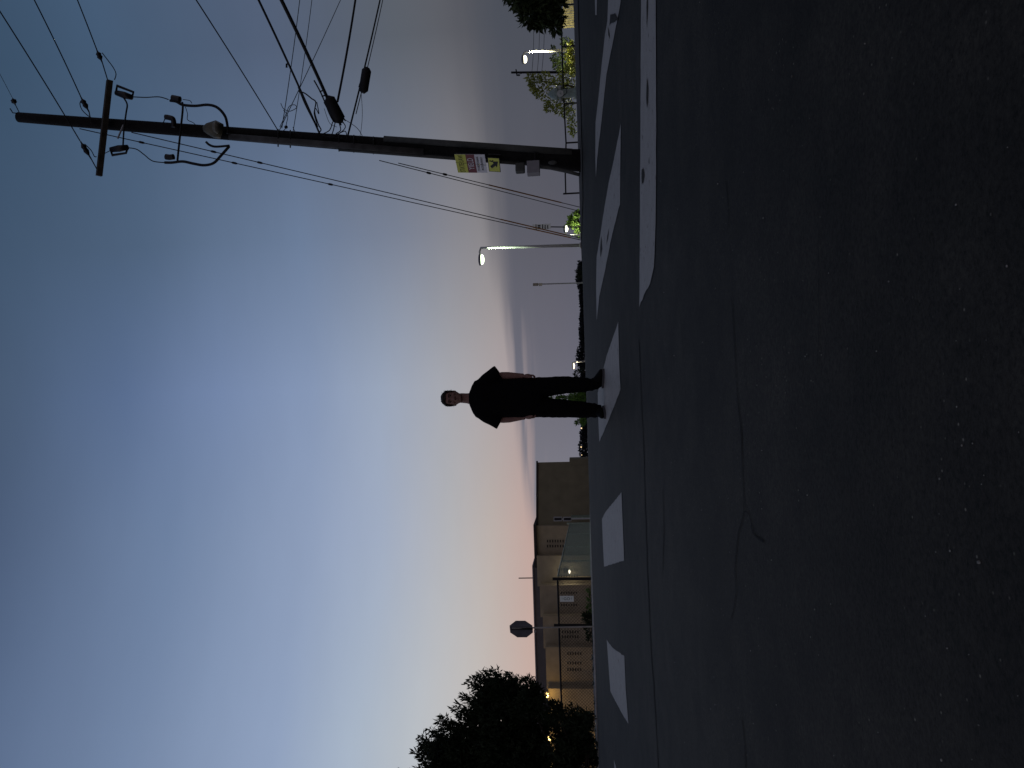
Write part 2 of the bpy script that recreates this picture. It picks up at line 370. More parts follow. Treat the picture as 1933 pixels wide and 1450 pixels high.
# kerb + verge along the left and straight-ahead side
Xf0, kf = -9.63, -0.0776
def fenceX(D): return Xf0 + kf * (D - 38)
kerb_line = [(-40, 25), (-20, 25.3), (-14, 26), (-11, 27.2), (-9.4, 29), (-8.6, 32), (-8.3, 38)] + [(fenceX(D) + 1.35, D) for D in (44, 52, 62, 75, 95, 130, 200, 300)]
def strip(name, line, off0, off1, z0, z1, m, parent=None):
    vs = []; n = len(line)
    for i, (x, y) in enumerate(line):
        a = Vector(line[max(i - 1, 0)]); b = Vector(line[min(i + 1, n - 1)]); t = (b - a).normalized(); nr = Vector((-t.y, t.x))
        for o_, z_ in ((off0, -0.1), (off0, z0), (off1, z1), (off1, -0.1)):
            q = Vector((x, y)) + nr * o_; vs.append((q.x, q.y, G(x, y) + z_))
    fs = []
    for i in range(n - 1):
        for j in range(3): fs.append((i * 4 + j, i * 4 + j + 1, i * 4 + 4 + j + 1, i * 4 + 4 + j))
    me = bpy.data.meshes.new(name); me.from_pydata(vs, [], fs); me.update()
    return link(name, me, m, parent)
struct(strip('kerb', kerb_line, 0.0, 0.16, 0.075, 0.085, CONC))
struct(strip('verge', kerb_line, 0.161, 60, 0.075, 0.085, mat('verge_soil', (0.05, 0.045, 0.035), 0.95, 0.4, 2)))
# bare strip of ground around the utility pole on the right
struct(flat_patch('dirt_verge', [(2.9, 12.3), (3.6, 12.0), (5.5, 11.7), (16, 11.2), (60, 10.5), (60, 90), (14, 90), (4.6, 40), (3.2, 19), (2.7, 14)], 0.012, SOIL, None))

# ------------------------------------------------------------------ utility pole with its fittings
PD = 13.0
pb = P(1099, 304, PD); pb.z = G(pb.x, PD) - 0.05
pt = P(35, 221.5, PD)
pole = thing('utility_pole', 'tall leaning dark wooden utility pole carrying the overhead cables', 'utility pole', pb)
Laxis = (pt - pb)
def pole_at(t): return pb + Laxis * t
n_r = 16; pts = [pole_at(t / 15) for t in range(16)]
rad = [0.155 - 0.067 * (t / 15) + (0.035 if t == 0 else 0) for t in range(16)]
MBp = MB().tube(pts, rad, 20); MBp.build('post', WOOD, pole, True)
axis_y = lambda x: 304 + (221.5 - 304) * (1099 - x) / (1099 - 35)
FR = PD - 0.17
def pp(x, y, d=0.0): return P(x, y, PD - 0.22 + d)
# crossarm
arm = MB().tube([P(207, 152, PD - 0.2), P(187, 332, PD - 0.2)], (0.062, 0.05) and [(0.066, 0.055)] * 2, 4); arm.build('crossarm', mat('arm_wood', (0.045, 0.04, 0.03), 0.9, 0.4, 10), pole)
MB().tube([P(233, 236, PD - 0.2), P(222, 262, PD - .2)], 0.016, 6).build('bracket', STEEL, pole)
def dead_end(x0, y0, x1, y1, D0, D1):
    a, b = P(x0, y0, D0), P(x1, y1, D1); m = MB()
    pts_ = [a.lerp(b, t) for t in (0, .12, .2, .3, .42, .55, .68, .8, 1)]
    m.tube(pts_, [.012, .014, .03, .047, .036, .047, .032, .014, .012], 10); m.build('strain_insulator', CERAM, pole, True)
dead_end(152, 267, 172, 300, PD - .35, PD - .26); MB().tube([P(172, 300, PD - .26), P(183, 320, PD - .2)], .01, 5).build('link', DARK, pole)
dead_end(153, 184, 168, 211, PD - .35, PD - .26); MB().tube([P(168, 211, PD - .26), P(173, 236, PD - .15)], .01, 5).build('link', DARK, pole)
dead_end(183, 95, 193, 118, PD - .35, PD - .26); MB().tube([P(193, 118, PD - .26), P(204, 154, PD - .2)], .01, 5).build('link', DARK, pole)
dead_end(24, 186, 29, 198, PD - .3, PD - .2); MB().tube([P(29, 198, PD - .2), P(36, 212, PD - .1)], .008, 5).build('link', DARK, pole)
MB().tube([P(19, 205, PD - .1), P(24, 213, PD - .1), P(34, 214, PD - .06)], .01, 5).build('top_pin', DARK, pole)
def lead(name, px, r, m=BLACKW, par=pole, d=0.0, n=8): return MB().tube(spline([pp(x, y, d) for x, y in px], 6), r, n).build(name, m, par, True)
lead('jumper_wire', [(193, 100), (203, 113), (214, 128), (219, 140), (216, 151)], .008)
lead('jumper_wire', [(153, 190), (151, 197), (156, 209), (170, 221), (186, 226)], .008)
lead('jumper_wire', [(160, 272), (172, 284), (178, 295), (182, 296)], .008)
lead('cutout_bracket', [(233, 184), (240, 197), (238, 214), (234, 244), (232, 281)], .014, DARK)
lead('cutout_bracket', [(344, 193), (345, 206), (341, 245), (337, 283), (335, 303)], .018, DARK)
def fuse_cutout(px_a, px_b, px_c, px_d):
    c = MB().tube([pp(*px_a), pp(*[(a + b) / 2 for a, b in zip(px_a, px_b)]), pp(*px_b)], [.045, .06, .045], 10).build('fuse_cutout', CERAM, pole, True)
    MB().tube([pp(*px_a), pp(*px_c), pp(*px_d), pp(*px_b)], [.02, .024, .02, .02], 8).build('fuse_tube', DARK, c)
fuse_cutout((219, 175), (249, 184), (221, 162), (252, 174))
fuse_cutout((209, 283), (241, 278), (212, 293), (238, 289))
lead('jumper_wire', [(252, 183), (275, 184), (300, 183), (318, 188)], .009)
lead('jumper_wire', [(242, 279), (258, 282), (272, 292), (288, 304), (310, 307)], .009)
lead('jumper_wire', [(197, 290), (203, 287), (209, 284)], .007)
lead('surge_arrester', [(325, 185), (330, 186), (340, 188)], .055, CERAM)
lead('surge_arrester', [(313, 296), (320, 297), (328, 296)], .05, CERAM)
lead('surge_arrester', [(312, 221), (319, 222), (327, 226), (328, 240)], .045, CERAM)
lead('ground_lead', [(305, 237), (309, 230), (312, 222)], .008)
lead('ground_lead', [(345, 188), (358, 190), (362, 195)], .006)
lead('ground_lead', [(350, 202), (354, 215), (354, 226), (365, 232), (373, 240)], .006)
lead('riser_cable', [(321, 190), (333, 192), (345, 198), (368, 200), (392, 198), (410, 203), (424, 218), (429, 235), (430, 252)], .024)
lead('riser_cable', [(311, 307), (325, 307), (345, 305), (365, 309), (385, 312), (403, 308), (417, 294), (433, 276)], .024)
lead('riser_cable', [(389, 268), (396, 274), (408, 277), (433, 275)], .02)
# U-shaped riser guard running down the pole
ug = MB(); gp = [P(x, axis_y(x) + 6, PD - 0.155 - 0.02 * (x - 433) / 660) for x in (433, 520, 640, 800)]
ug.tube(gp, [(0.045, 0.055)] * 4, 10, ref=(0, -1, 0)).build('riser_guard', mat('guard_grey', (0.06, 0.062, 0.06), .7, .4, 6), pole, True)
ug2 = MB().tube([P(x, axis_y(x) - 13 - (x - 730) * .004, PD - 0.13) for x in (725, 860, 980, 1080)], [.05, .055, .06, .065], 12).build('conduit', GREY, pole, True)
MB().tube([P(1000, axis_y(1000) + 17, PD - 0.12), P(1040, axis_y(1040) + 18, PD - .12), P(1070, axis_y(1070) + 22, PD - .14), P(1094, 330, PD - .18)], .03, 8).build('conduit', GREY, pole, True)
MB().tube([P(x, axis_y(x) + 14 , PD - 0.12) for x in (640, 800, 990)], .028, 8).build('conduit', GREY, pole, True)
for x in (525, 548, 640, 668, 705, 1010):
    MB().tube([P(x, axis_y(x) - 15, PD - .05), P(x, axis_y(x) - 8, PD - .19), P(x, axis_y(x) + 8, PD - .19), P(x, axis_y(x) + 17, PD - .05)], .012, 6).build('strap', DARK, pole)
bx = MB().plate(P(982, 318, PD - 0.25), Vector((1, .25, 0)).normalized(), Vector((0, 0, 1)), .15, .155, .12).build('junction_box', GREY, pole, bevel=.02)
bx = MB().plate(P(1007, 318, PD - 0.27), Vector((1, .25, 0)).normalized(), Vector((0, 0, 1)), .22, .21, .14).build('meter_box', mat('box_grey', (0.22, 0.22, 0.23), .6, .1), pole, bevel=.008)
MB().ell(P(1043, 307, PD - 0.2), (.035, .03, .075), 10, 8).build('cover_plate', GREY, pole, True)
lead('loose_wire', [(976, 283), (992, 279), (1012, 277)], .006, d=.1); lead('loose_wire', [(1016, 280), (1015, 293)], .006, d=.05)
# area light fixed to the pole, unlit
fx = MB(); c0 = P(402, 243, PD - 0.32)
fx.tube([c0 + Vector((-.02, .1, -.10)), c0 + Vector((0, .03, -.02)), c0 + Vector((0, -.02, .10)), c0 + Vector((0, -.02, .15))], [.13, .15, .09, .05], 14)
fo = fx.build('floodlight', mat('lamp_grey', (0.11, 0.11, 0.08), .5, .3, 12), pole, True)
MB().ell(c0 + Vector((.0, -.03, -.08)), (.11, .10, .07), 14, 8).build('lens', mat('lens_glass', (0.16, 0.16, 0.13), .15, .3, 20), fo, True)

# ------------------------------------------------------------------ overhead cables
def cable(label, px, r, d0=13.0, m=BLACKW, sag=0.15, ext=2.2, group='overhead cables at the utility pole', name='overhead_cable', wob=0.0):
    a = P(*px[0], d0); b = Pz(*px[1], a.z + 0.0)
    if (b - a).length > 60 or b.y < -200: b = P(*px[1], d0)
    e = a + (b - a) * ext; pts = []
    for i in range(41):
        t = i / 40; q = a.lerp(e, t); q.z -= sag * 4 * t * (1 - t) * 0.4
        pts.append(q)
    o = MB().tube(pts, r, 7).build(name, m, None, True)
    return tag(o, label, 'cable', group)
cable('thin primary wire ending at the crossarm tip nearest the guy wires', ((151, 266), (0, 33)), .010)
cable('thin primary wire dead-ended on the pole beside the crossarm', ((153, 184), (58, 0)), .010)
cable('thin primary wire ending at the outer crossarm tip', ((183, 95), (142, 0)), .010, ext=5)
cable('hair-thin wire tied to the very top of the pole', ((24, 186), (0, 145)), .004, ext=9)
cable('single neutral wire meeting the pole below the riser guard top', ((525, 247), (362, 0)), .009)
c1 = cable('medium telephone cable with a small hanging loop near the pole', ((603, 252), (480, 0)), .017)
c2 = cable('thickest black cable running into the larger splice case', ((628, 208), (523, 0)), .028)
cable('slim drop wire crossing behind the thickest cable', ((532, 242), (560, 0)), .007)
cable('slim drop wire attached with a small clamp below the neutral', ((553, 250), (583, 0)), .006)
cable('slim drop wire slanting most steeply across the other cables', ((527, 247), (638, 0)), .007)
cable('heavy black cable leaving the top of the larger splice case', ((637, 192), (665, 0)), .020)
cable('lowest bundled cable carrying the slim splice case', ((655, 262), (712, 0)), .016)
cable('lower strand of the lowest cable pair beyond the slim splice case', ((672, 215), (717, 0)), .008)
s1 = MB().tube([P(618, 186, 12.6), P(621, 188, 12.6), P(641, 226, 12.75), P(645, 229, 12.75)], [(.06, .06), (.105, .105), (.105, .105), (.05, .05)], 14).build('splice_case', BLACKW, None, True)
tag(s1, 'larger black splice case hanging where two heavy cables meet', 'splice case')
for q in ((642, 224), (646, 220), (638, 228)):
    MB().tube([P(*q, 12.72), P(q[0] + 6, q[1] + 8, 12.8)], .014, 6).build('cable_gland', BLACKW, s1)
s2 = MB().tube([P(694, 128, 12.8), P(692, 133, 12.8), P(686, 170, 12.85), P(684, 175, 12.85)], [.04, .08, .08, .04], 14).build('splice_case', BLACKW, None, True)
tag(s2, 'slim upright black splice case on the lowest cable', 'splice case')
MB().tube([P(678, 165, 12.83), P(680, 158, 12.8), P(683, 152, 12.8)], .016, 6).build('bracket', BLACKW, s2)
for px, r in (([(530, 195), (535, 205), (545, 210), (553, 208), (560, 203), (556, 198), (546, 201), (540, 215), (528, 240)], .006), ([(535, 208), (543, 218), (541, 232), (538, 244), (530, 249)], .006),
              ([(563, 172), (575, 176), (588, 186), (596, 193), (594, 212), (601, 235), (606, 245), (602, 250)], .011), ([(598, 193), (602, 215), (596, 205), (593, 215), (600, 240)], .008),
              ([(553, 240), (558, 250), (570, 259)], .006), ([(628, 230), (622, 246), (608, 254), (616, 258), (632, 259), (645, 262)], .009),
              ([(633, 230), (628, 250), (622, 262)], .009), ([(640, 232), (643, 246), (634, 254), (648, 262)], .009), ([(645, 228), (652, 240), (640, 252), (622, 257)], .008),
              ([(648, 224), (672, 240), (683, 255), (685, 266)], .005), ([(682, 178), (684, 215), (681, 250), (676, 266)], .004), ([(655, 262), (652, 248), (640, 252)], .008),
              ([(612, 205), (622, 232), (636, 240)], .004), ([(563, 165), (575, 195), (590, 225), (603, 250)], .010)):
    lead('cable_loop', px, r, d=0.05)
MB().ell(P(540, 240, PD - .2), (.03, .03, .03), 8, 6).build('drop_clamp', BLACKW, pole, True)
MB().tube([P(544, 121, 12.4), P(541, 121, 12.4), P(541, 128, 12.42)], .016, 6).build('cable_clamp', BLACKW, c1)
lead('lashing_strand', [(593, 152), (604, 172), (612, 190), (622, 215), (630, 230)], .012, d=-.1)
for t in (0.25, .4, .55):
    lead('cable_spacer', [(596 + 28 * t, 158 + 60 * t), (603 + 28 * t, 156 + 60 * t)], .012, d=-.1)

# ------------------------------------------------------------------ guy wires on the other side
YG = mat('yellow_guard', (0.34, 0.15, 0.025), .6, .2)
GUY = mat('guy_steel', (0.025, 0.025, 0.028), .6)
def guy(label, a, b, da, db, guard=None, beads=(), r=.0075):
    A, B = P(*a, da), P(*b, db); B.z = G(B.x, db) - .03
    o = MB().tube([A, A.lerp(B, .5) - Vector((0, 0, .01)), B], r, 6).build('guy_wire', GUY, None); tag(o, label, 'guy wire', 'guy wires staying the pole')
    if guard: MB().tube([A.lerp(B, guard[0]) - Vector((0, 0, .009)), A.lerp(B, guard[1]) - Vector((0, 0, .004))], .013, 8).build('guy_guard', YG, o)
    for t in beads: 
        c = A.lerp(B, t); d = (B - A).normalized() * .055
        MB().tube([c - d, c - d * .5, c + d * .5, c + d], [.010, .022, .022, .010], 8).build('strain_insulator', CERAM, o)
guy('long guy wire from the crossarm down to the anchor, with insulator beads', (150, 243), (1099, 454), 13.0, 17.5, (.86, .97), (.10, .26, .44), .0085)
guy('long guy wire from below the crossarm with yellow guard at its foot', (248, 250), (1099, 451), 13.0, 17.3, (.78, .955), (.15, .24), .0085)
guy('short guy wire with a yellow guard along its lower part', (752, 308), (1099, 392), 13.0, 17.0, (.43, .86), (.21,))
guy('plain short guy wire beside the yellow-guarded one', (716, 303), (1099, 400), 13.0, 17.2, None, (.2,))

# ------------------------------------------------------------------ signs on the pole
SY = mat('sign_yellow', (0.62, 0.66, 0.10), .5, .08, 15); SR = mat('sign_red', (0.20, 0.045, 0.055), .5, .1, 15); SW = mat('sign_white', (0.72, 0.74, 0.76), .5, .06, 15)
SBK = mat('sign_black', (0.012, 0.012, 0.014), .6); SAL = mat('sign_back', (0.05, 0.05, 0.052), .6, .2, 8)
def frame_from(TL, TR, BL, BR):
    c = (TL + TR + BL + BR) / 4; ex = ((TR - TL) + (BR - BL)).normalized(); ey = ((TL - BL) + (TR - BR)); ey = (ey - ex * ey.dot(ex)).normalized()
    return c, ex, ey, ((TR - TL).length + (BR - BL).length) / 2, ((TL - BL).length + (TR - BR).length) / 2
TL, TR, BR, BL = P(865, 324.5, 13.02), P(857, 290.6, 12.66), P(915.3, 292.6, 12.66), P(920, 327, 13.02)
c, ex, ey, w, h = frame_from(TL, TR, BL, BR); ez = ex.cross(ey)
if ez.y > 0: ez = -ez
sg = thing('crosswalk_sign', 'yellow, red and white STATE LAW YIELD sign strapped to the utility pole', 'sign', c)
MB().plate(c, ex, ey, w, h, .004).build('panel', SW, sg)
MB().plate(c + ey * (h * .32) + ez * .004, ex, ey, w, h * .36, .003).build('yellow_band', SY, sg)
MB().plate(c + ey * (h * -.005) + ez * .004, ex, ey, w, h * .285, .003).build('red_band', SR, sg)
put_text('lettering', 'STATE LAW', h * .24, c + ey * (h * .31) + ez * .0065, ex, ey, SBK, sg, w / h * .74)
put_text('lettering', 'YIELD', h * .27, c + ey * (h * -.005) + ez * .0065, ex, ey, SW, sg, w / h * .92)
put_text('lettering', 'TO PEDESTRIANS', h * .105, c + ey * (h * -.24) + ez * .004, ex, ey, SBK, sg, w / h * .95)
put_text('lettering', 'IN CROSSWALK', h * .105, c + ey * (h * -.37) + ez * .004, ex, ey, SBK, sg, w / h * .95)
lead('strap', [(860, 307), (890, 309), (918, 312)], .003, SBK, sg, d=-.22)
TL, TR, BR, BL = P(923.6, 323.7, 13.0), P(919.5, 296.8, 12.68), P(943, 298.4, 12.68), P(945, 325, 13.0)
c, ex, ey, w, h = frame_from(TL, TR, BL, BR); ez = ex.cross(ey)
if ez.y > 0: ez = -ez
sa = thing('arrow_sign', 'small yellow sign with a black slanted arrow below the STATE LAW sign', 'sign', c)
MB().plate(c, ex, ey, w, h, .004).build('panel', SBK, sa)
MB().plate(c + ez * .003, ex, ey, w * .93, h * .90, .003).build('yellow_face', SY, sa)
A2 = lambda a, b: c + ex * (a * w) + ey * (b * h) + ez * .0055
ar = [(-.26, .22), (-.10, .34), (.12, .02), (.24, .12), (.26, -.36), (-.16, -.22), (-.04, -.12)]
MB().prism([A2(*q) for q in ar], ez, .002).build('arrow', SBK, sa)
MB().prism([A2(*q) for q in ((.24, .42), (.32, .30), (.27, .18), (.35, .05), (.27, .02), (.19, .18), (.24, .28))], ez, .002).build('mark', SBK, sa)
# two plates on the pole facing away, seen dark
for lab, q in (('large dark sign plate on the pole facing away beside STATE LAW', ((860, 277), (860, 291), (917, 293), (914, 279))), ('small dark sign plate facing away beside the arrow sign', ((922, 280), (922, 292), (945, 293), (945, 282)))):
    TR, TL, BL, BR = [P(x, y, d) for (x, y), d in zip(q, (13.2, 12.8, 12.8, 13.2))]
    c, ex, ey, w, h = frame_from(TL, TR, BL, BR)
    o = MB().plate(c, ex, ey, w, h, .004).build('sign_plate', SAL, None); tag(o, lab, 'sign')

# ------------------------------------------------------------------ person
def remeshed(mb, voxel, smooth_it=2, disp=None):
    me = mb.mesh('tmp'); o = bpy.data.objects.new('tmp', me); COL.objects.link(o)
    r = o.modifiers.new('r', 'REMESH'); r.mode = 'VOXEL'; r.voxel_size = voxel
    s = o.modifiers.new('s', 'SMOOTH'); s.iterations = smooth_it; s.factor = .5
    dg = bpy.context.evaluated_depsgraph_get(); dg.update(); out = bpy.data.meshes.new_from_object(o.evaluated_get(dg))
    bpy.data.objects.remove(o)
    if disp:
        out.update(); nr = [v.normal.copy() for v in out.vertices]
        for v, n_ in zip(out.vertices, nr): v.co += n_ * disp(v.co)
    return out
PX, PY = -0.155, 8.36
base = Vector((PX, PY, G(PX, PY)))
person = thing('person', 'person in loose black t-shirt and trousers standing on the crosswalk facing the camera', 'person', base)
def W(x, y, z): return base + Vector((x, y, z))
SKIN = mat('skin', (0.20, 0.108, 0.085), .6, .12, 30, 0.05, 200)
body = MB()
def vloft(mb, rings, n=20):
    vs = []; fs = []
    for (x, y, z, rx, ry) in rings:
        for j in range(n):
            th = 2 * math.pi * j / n; vs.append(W(x + rx * math.cos(th), y + ry * math.sin(th), z))
    k = len(rings)
    for i in range(k - 1):
        for j in range(n): fs.append((i * n + j, i * n + (j + 1) % n, (i + 1) * n + (j + 1) % n, (i + 1) * n + j))
    fs += [tuple(range(n - 1, -1, -1)), tuple((k - 1) * n + j for j in range(n))]
    mb.add(vs, fs)
hx = 0.018
vloft(body, [(hx, -.045, 1.548, .026, .03), (hx, -.038, 1.556, .042, .048), (hx, -.028, 1.575, .053, .066), (hx, -.016, 1.60, .062, .083), (hx, -.006, 1.63, .0695, .094), (hx, 0, 1.66, .073, .099), (hx, .002, 1.69, .075, .1), (hx, .004, 1.72, .072, .095), (hx, .006, 1.745, .058, .078), (hx, .008, 1.76, .036, .05), (hx, .008, 1.765, .012, .016)], 24)
body.tube([W(hx, -.094, 1.665), W(hx, -.105, 1.645), W(hx, -.118, 1.622), W(hx, -.108, 1.612)], [.009, .012, .016, .012], 10)
body.ell(W(hx - .014, -.1, 1.617), (.011, .012, .009), 8, 6); body.ell(W(hx + .014, -.1, 1.617), (.011, .012, .009), 8, 6)
for s_ in (-1, 1):
    body.ell(W(hx + s_ * .03, -.088, 1.683), (.028, .014, .009), 10, 6)
    body.ell(W(hx + s_ * .04, -.072, 1.635), (.025, .022, .02), 10, 6)
    body.ell(W(hx + s_ * .077, .008, 1.65), (.010, .022, .033), 8, 8)
body.ell(W(hx, -.093, 1.592), (.026, .012, .006), 10, 6); body.ell(W(hx, -.092, 1.583), (.023, .012, .007), 10, 6); body.ell(W(hx, -.082, 1.56), (.024, .018, .016), 10, 6)
vloft(body, [(hx, .012, 1.62, .05, .06), (hx, .012, 1.56, .054, .06), (.012, .014, 1.50, .056, .06), (.006, .016, 1.46, .066, .066), (0, .018, 1.43, .12, .08), (0, .018, 1.38, .175, .09), (0, .015, 1.25, .165, .10), (0, .01, 1.05, .14, .09), (0, .01, .9, .155, .10), (0, .012, .78, .15, .10)], 20)
for s_, hipx, kneex, ankx in ((1, .09, .118, .125), (-1, -.09, -.128, -.155)):
    body.tube([W(hipx, .01, .82), W((hipx + kneex) / 2, .0, .65), W(kneex, 0, .47), W(kneex, .01, .38), W(ankx, .02, .2), W(ankx, .025, .08)], [.085, .078, .056, .055, .042, .035], 12)
    # arm: shoulder, elbow, wrist
    ex_ = .250 if s_ > 0 else -.228
    wx_ = .240 if s_ > 0 else -.212
    body.tube([W(s_ * .145, .015, 1.35), W(s_ * .195, .018, 1.27), W((s_ * .205 + ex_) / 2, .02, 1.19), W(ex_, .02, 1.105), W(ex_ * .99, .012, 1.04), W(wx_, -.005, .90), W(wx_, -.012, .868)], [.055, .05, .046, .041, .041, .029, .026], 14)
    # hand, relaxed, thumb toward the front
    pm = W(wx_ - s_ * .004, -.018, .825)
    body.ell(pm, (.026, .042, .048), 12, 8)
    for i, (dy, ln) in enumerate(((-.029, .066), (-.010, .074), (.010, .070), (.028, .058))):
        b0 = pm + Vector((0, dy, -.034)); inx = -s_
        body.tube([b0 + Vector((-inx * .008, 0, .006)), b0 + Vector((-inx * .006, -.002, -ln * .36)), b0 + Vector((inx * .008, -.006, -ln * .62)), b0 + Vector((inx * .026, -.008, -ln * .60))], [.0112, .0106, .0100, .0085], 8)
    t0 = pm + Vector((0, -.028, .012))
    body.tube([t0, t0 + Vector((-s_ * .010, -.022, -.022)), t0 + Vector((-s_ * .012, -.028, -.050)), t0 + Vector((-s_ * .012, -.027, -.066))], [.013, .0115, .0105, .008], 8)
bme = remeshed(body, .0055, 2)
link('body', bme, SKIN, person, True)
EYEM = mat('eye_dark', (0.02, 0.015, 0.012), .3)
for s_ in (-1, 1):
    MB().ell(W(hx + s_ * .031, -.0885, 1.664), (.0135, .008, .006), 10, 6).build('eye', EYEM, person, True)
    MB().tube([W(hx + s_ * .012, -.101, 1.682), W(hx + s_ * .032, -.1005, 1.687), W(hx + s_ * .052, -.088, 1.682)], .005, 6).build('eyebrow', mat('hair', (0.016, 0.011, 0.008), .55, .3, 60), person, True)
# hair
hair = MB()
vloft(hair, [(hx, .052, 1.60, .058, .05), (hx, .045, 1.63, .074, .066), (hx, .034, 1.67, .083, .082), (hx, .022, 1.70, .0865, .092), (hx + .002, .010, 1.73, .084, .100), (hx + .001, .004, 1.752, .074, .096), (hx - .002, .004, 1.774, .052, .068), (hx - .003, .006, 1.785, .02, .03)], 24)
for s_ in (-1, 1):
    hair.tube([W(hx + s_ * .072, -.04, 1.735), W(hx + s_ * .080, -.03, 1.69), W(hx + s_ * .079, -.014, 1.648)], [(.012, .03), (.009, .026), (.005, .014)], 8)
for k in range(26):   # fringe swept to both sides of a middle parting
    a = random.uniform(-1, 1); x0 = hx + a * .03; 
    hair.tube([W(x0, -.055, 1.772), W(x0 + a * .022, -.098, 1.748), W(x0 + a * .042, -.094, 1.716 + .014 * abs(a))], [.010, .009, .004], 6)
hme = remeshed(hair, .0055, 1, lambda c: .004 * noise.noise(c * 90) + .004 * noise.noise(Vector((c.x * 60, c.y * 60, c.z * 14))))
hr = link('hair', hme, MATS['hair'], person, True)
wisps = MB()
for k in range(44):
    th = random.uniform(0, 2 * math.pi); z = random.uniform(1.64, 1.775); rr = .08 * math.sqrt(max(.05, 1 - ((z - 1.68) / .11) ** 2))
    if k < 30: th = random.uniform(-.6, .6)          # looser hair on the right side of the picture
    d = Vector((math.cos(th), math.sin(th) * 1.1, 0)); a = W(hx, .01, z) + d * rr; u = Vector((d.x * random.uniform(.01, .028), d.y * .02, random.uniform(-.02, .028)))
    if d.y < -.5 and z < 1.72: continue
    wisps.tube([a, a + u * .6 + Vector((0, 0, .006)), a + u], [.0016, .0013, .0006], 4)
ws = wisps.build('loose_strands', MATS['hair'], hr); ws['kind'] = 'stuff'
CLOTH = mat('black_cotton', (0.0045, 0.0045, 0.005), .95, .2, 40, spec=0.05)
CLOTH2 = mat('black_twill', (0.004, 0.004, 0.0045), .95, .2, 60, spec=0.05)
sh = MB()
vloft(sh, [(0, .012, .77, .219, .135), (0, .01, .9, .219, .134), (0, .01, 1.05, .215, .13), (0, .012, 1.2, .208, .13), (0, .014, 1.32, .212, .128), (0, .016, 1.375, .218, .118), (.002, .018, 1.415, .20, .10), (.004, .018, 1.44, .155, .088), (.008, .017, 1.46, .105, .08), (.01, .016, 1.472, .08, .076)], 28)
for s_, tx, tz in ((1, .286, 1.142), (-1, -.262, 1.142)):
    a = Vector((s_ * .155, .016, 1.345)); b = Vector((tx, .016, tz))
    sh.tube([W(*a.lerp(b, t)) for t in (0, .3, .6, .85, 1)], [(.085, .070), (.088, .080), (.089, .082), (.09, .083), (.092, .083)], 20, ref=(0, -1, 0))
def wr(c): 
    q = c - base
    return .006 * noise.noise(Vector((q.x * 7, q.y * 7, q.z * 4 + q.x * 5))) + .0035 * noise.noise(Vector((q.x * 16, q.y * 14, q.z * 9)))
link('t_shirt', remeshed(sh, .009, 2, wr), CLOTH, person, True)
col_pts = [W(.012 + .067 * math.cos(t), .014 + .066 * math.sin(t), 1.462 + .012 * math.sin(t)) for t in [2 * math.pi * k / 24 for k in range(25)]]
MB().tube(col_pts, [(.008, .012)] * 25, 8, cap=False).build('collar', CLOTH, person, True)
pn = MB()
vloft(pn, [(0, .012, .93, .185, .12), (0, .012, .85, .205, .13), (0, .012, .76, .218, .135), (0, .01, .69, .222, .132), (0, .01, .668, .16, .11), (0, .01, .65, .03, .06)], 28)
vloft(pn, [(.108, .008, .72, .114, .125), (.114, .004, .6, .106, .118), (.121, .002, .5, .100, .112), (.126, 0, .41, .095, .108), (.124, .004, .26, .086, .1), (.122, .01, .13, .066, .09), (.138, .01, .075, .066, .088), (.148, .008, .055, .064, .085)], 22)
vloft(pn, [(-.108, .008, .72, .114, .125), (-.116, .004, .6, .106, .118), (-.124, .002, .5, .100, .112), (-.132, 0, .41, .094, .108), (-.148, .004, .24, .09, .1), (-.158, .01, .12, .076, .092), (-.163, .01, .06, .07, .088), (-.165, .008, .04, .066, .084)], 22)
def wr2(c):
    q = c - base; low = max(0, 1 - q.z / .35)
    return .005 * noise.noise(Vector((q.x * 8, q.y * 8, q.z * 5))) + (.004 + .012 * low) * noise.noise(Vector((q.x * 9, q.y * 9, q.z * 22)))
link('trousers', remeshed(pn, .009, 2, wr2), CLOTH2, person, True)
SHOE = mat('shoe_black', (0.005, 0.005, 0.005), .8, spec=.08); SOLE = mat('shoe_sole', (0.05, 0.05, 0.055), .7)
for s_, cx, ang in ((1, .155, 34), (-1, -.165, -14)):
    rot = Matrix.Rotation(math.radians(ang), 3, 'Z')
    def S(x, y, z): return base + Vector((cx, .0, 0)) + rot @ Vector((x, y, z))
    sm = MB()
    rings = [(.10, .026, .065, .045), (.07, .037, .075, .055), (0, .042, .075, .058), (-.08, .046, .055, .042), (-.14, .045, .042, .03), (-.185, .034, .034, .022), (-.205, .014, .026, .012)]
    sm.tube([S(0, y, zc) for y, rx, zc, rz in rings], [(rz, rx) for y, rx, zc, rz in rings], 16, ref=(0, 0, 1))
    so = link('shoe', remeshed(sm, .006, 2), SHOE, person, True)
    sl = MB(); out = [S(rx * 1.06 * q, y, 0) for q, seq in ((1, rings), (-1, rings[::-1])) for y, rx, zc, rz in seq]
    for p_ in out: p_.z = G(p_.x, p_.y) + .002
    sl.prism(out, Vector((0, 0, 1)), .024).build('sole', SOLE, so)
    for k in range(3):
        MB().tube([S(-.02, -.05 - k * .022, .098 - k * .008), S(.02, -.05 - k * .022, .098 - k * .008)], .004, 5).build('lace', SOLE, so)

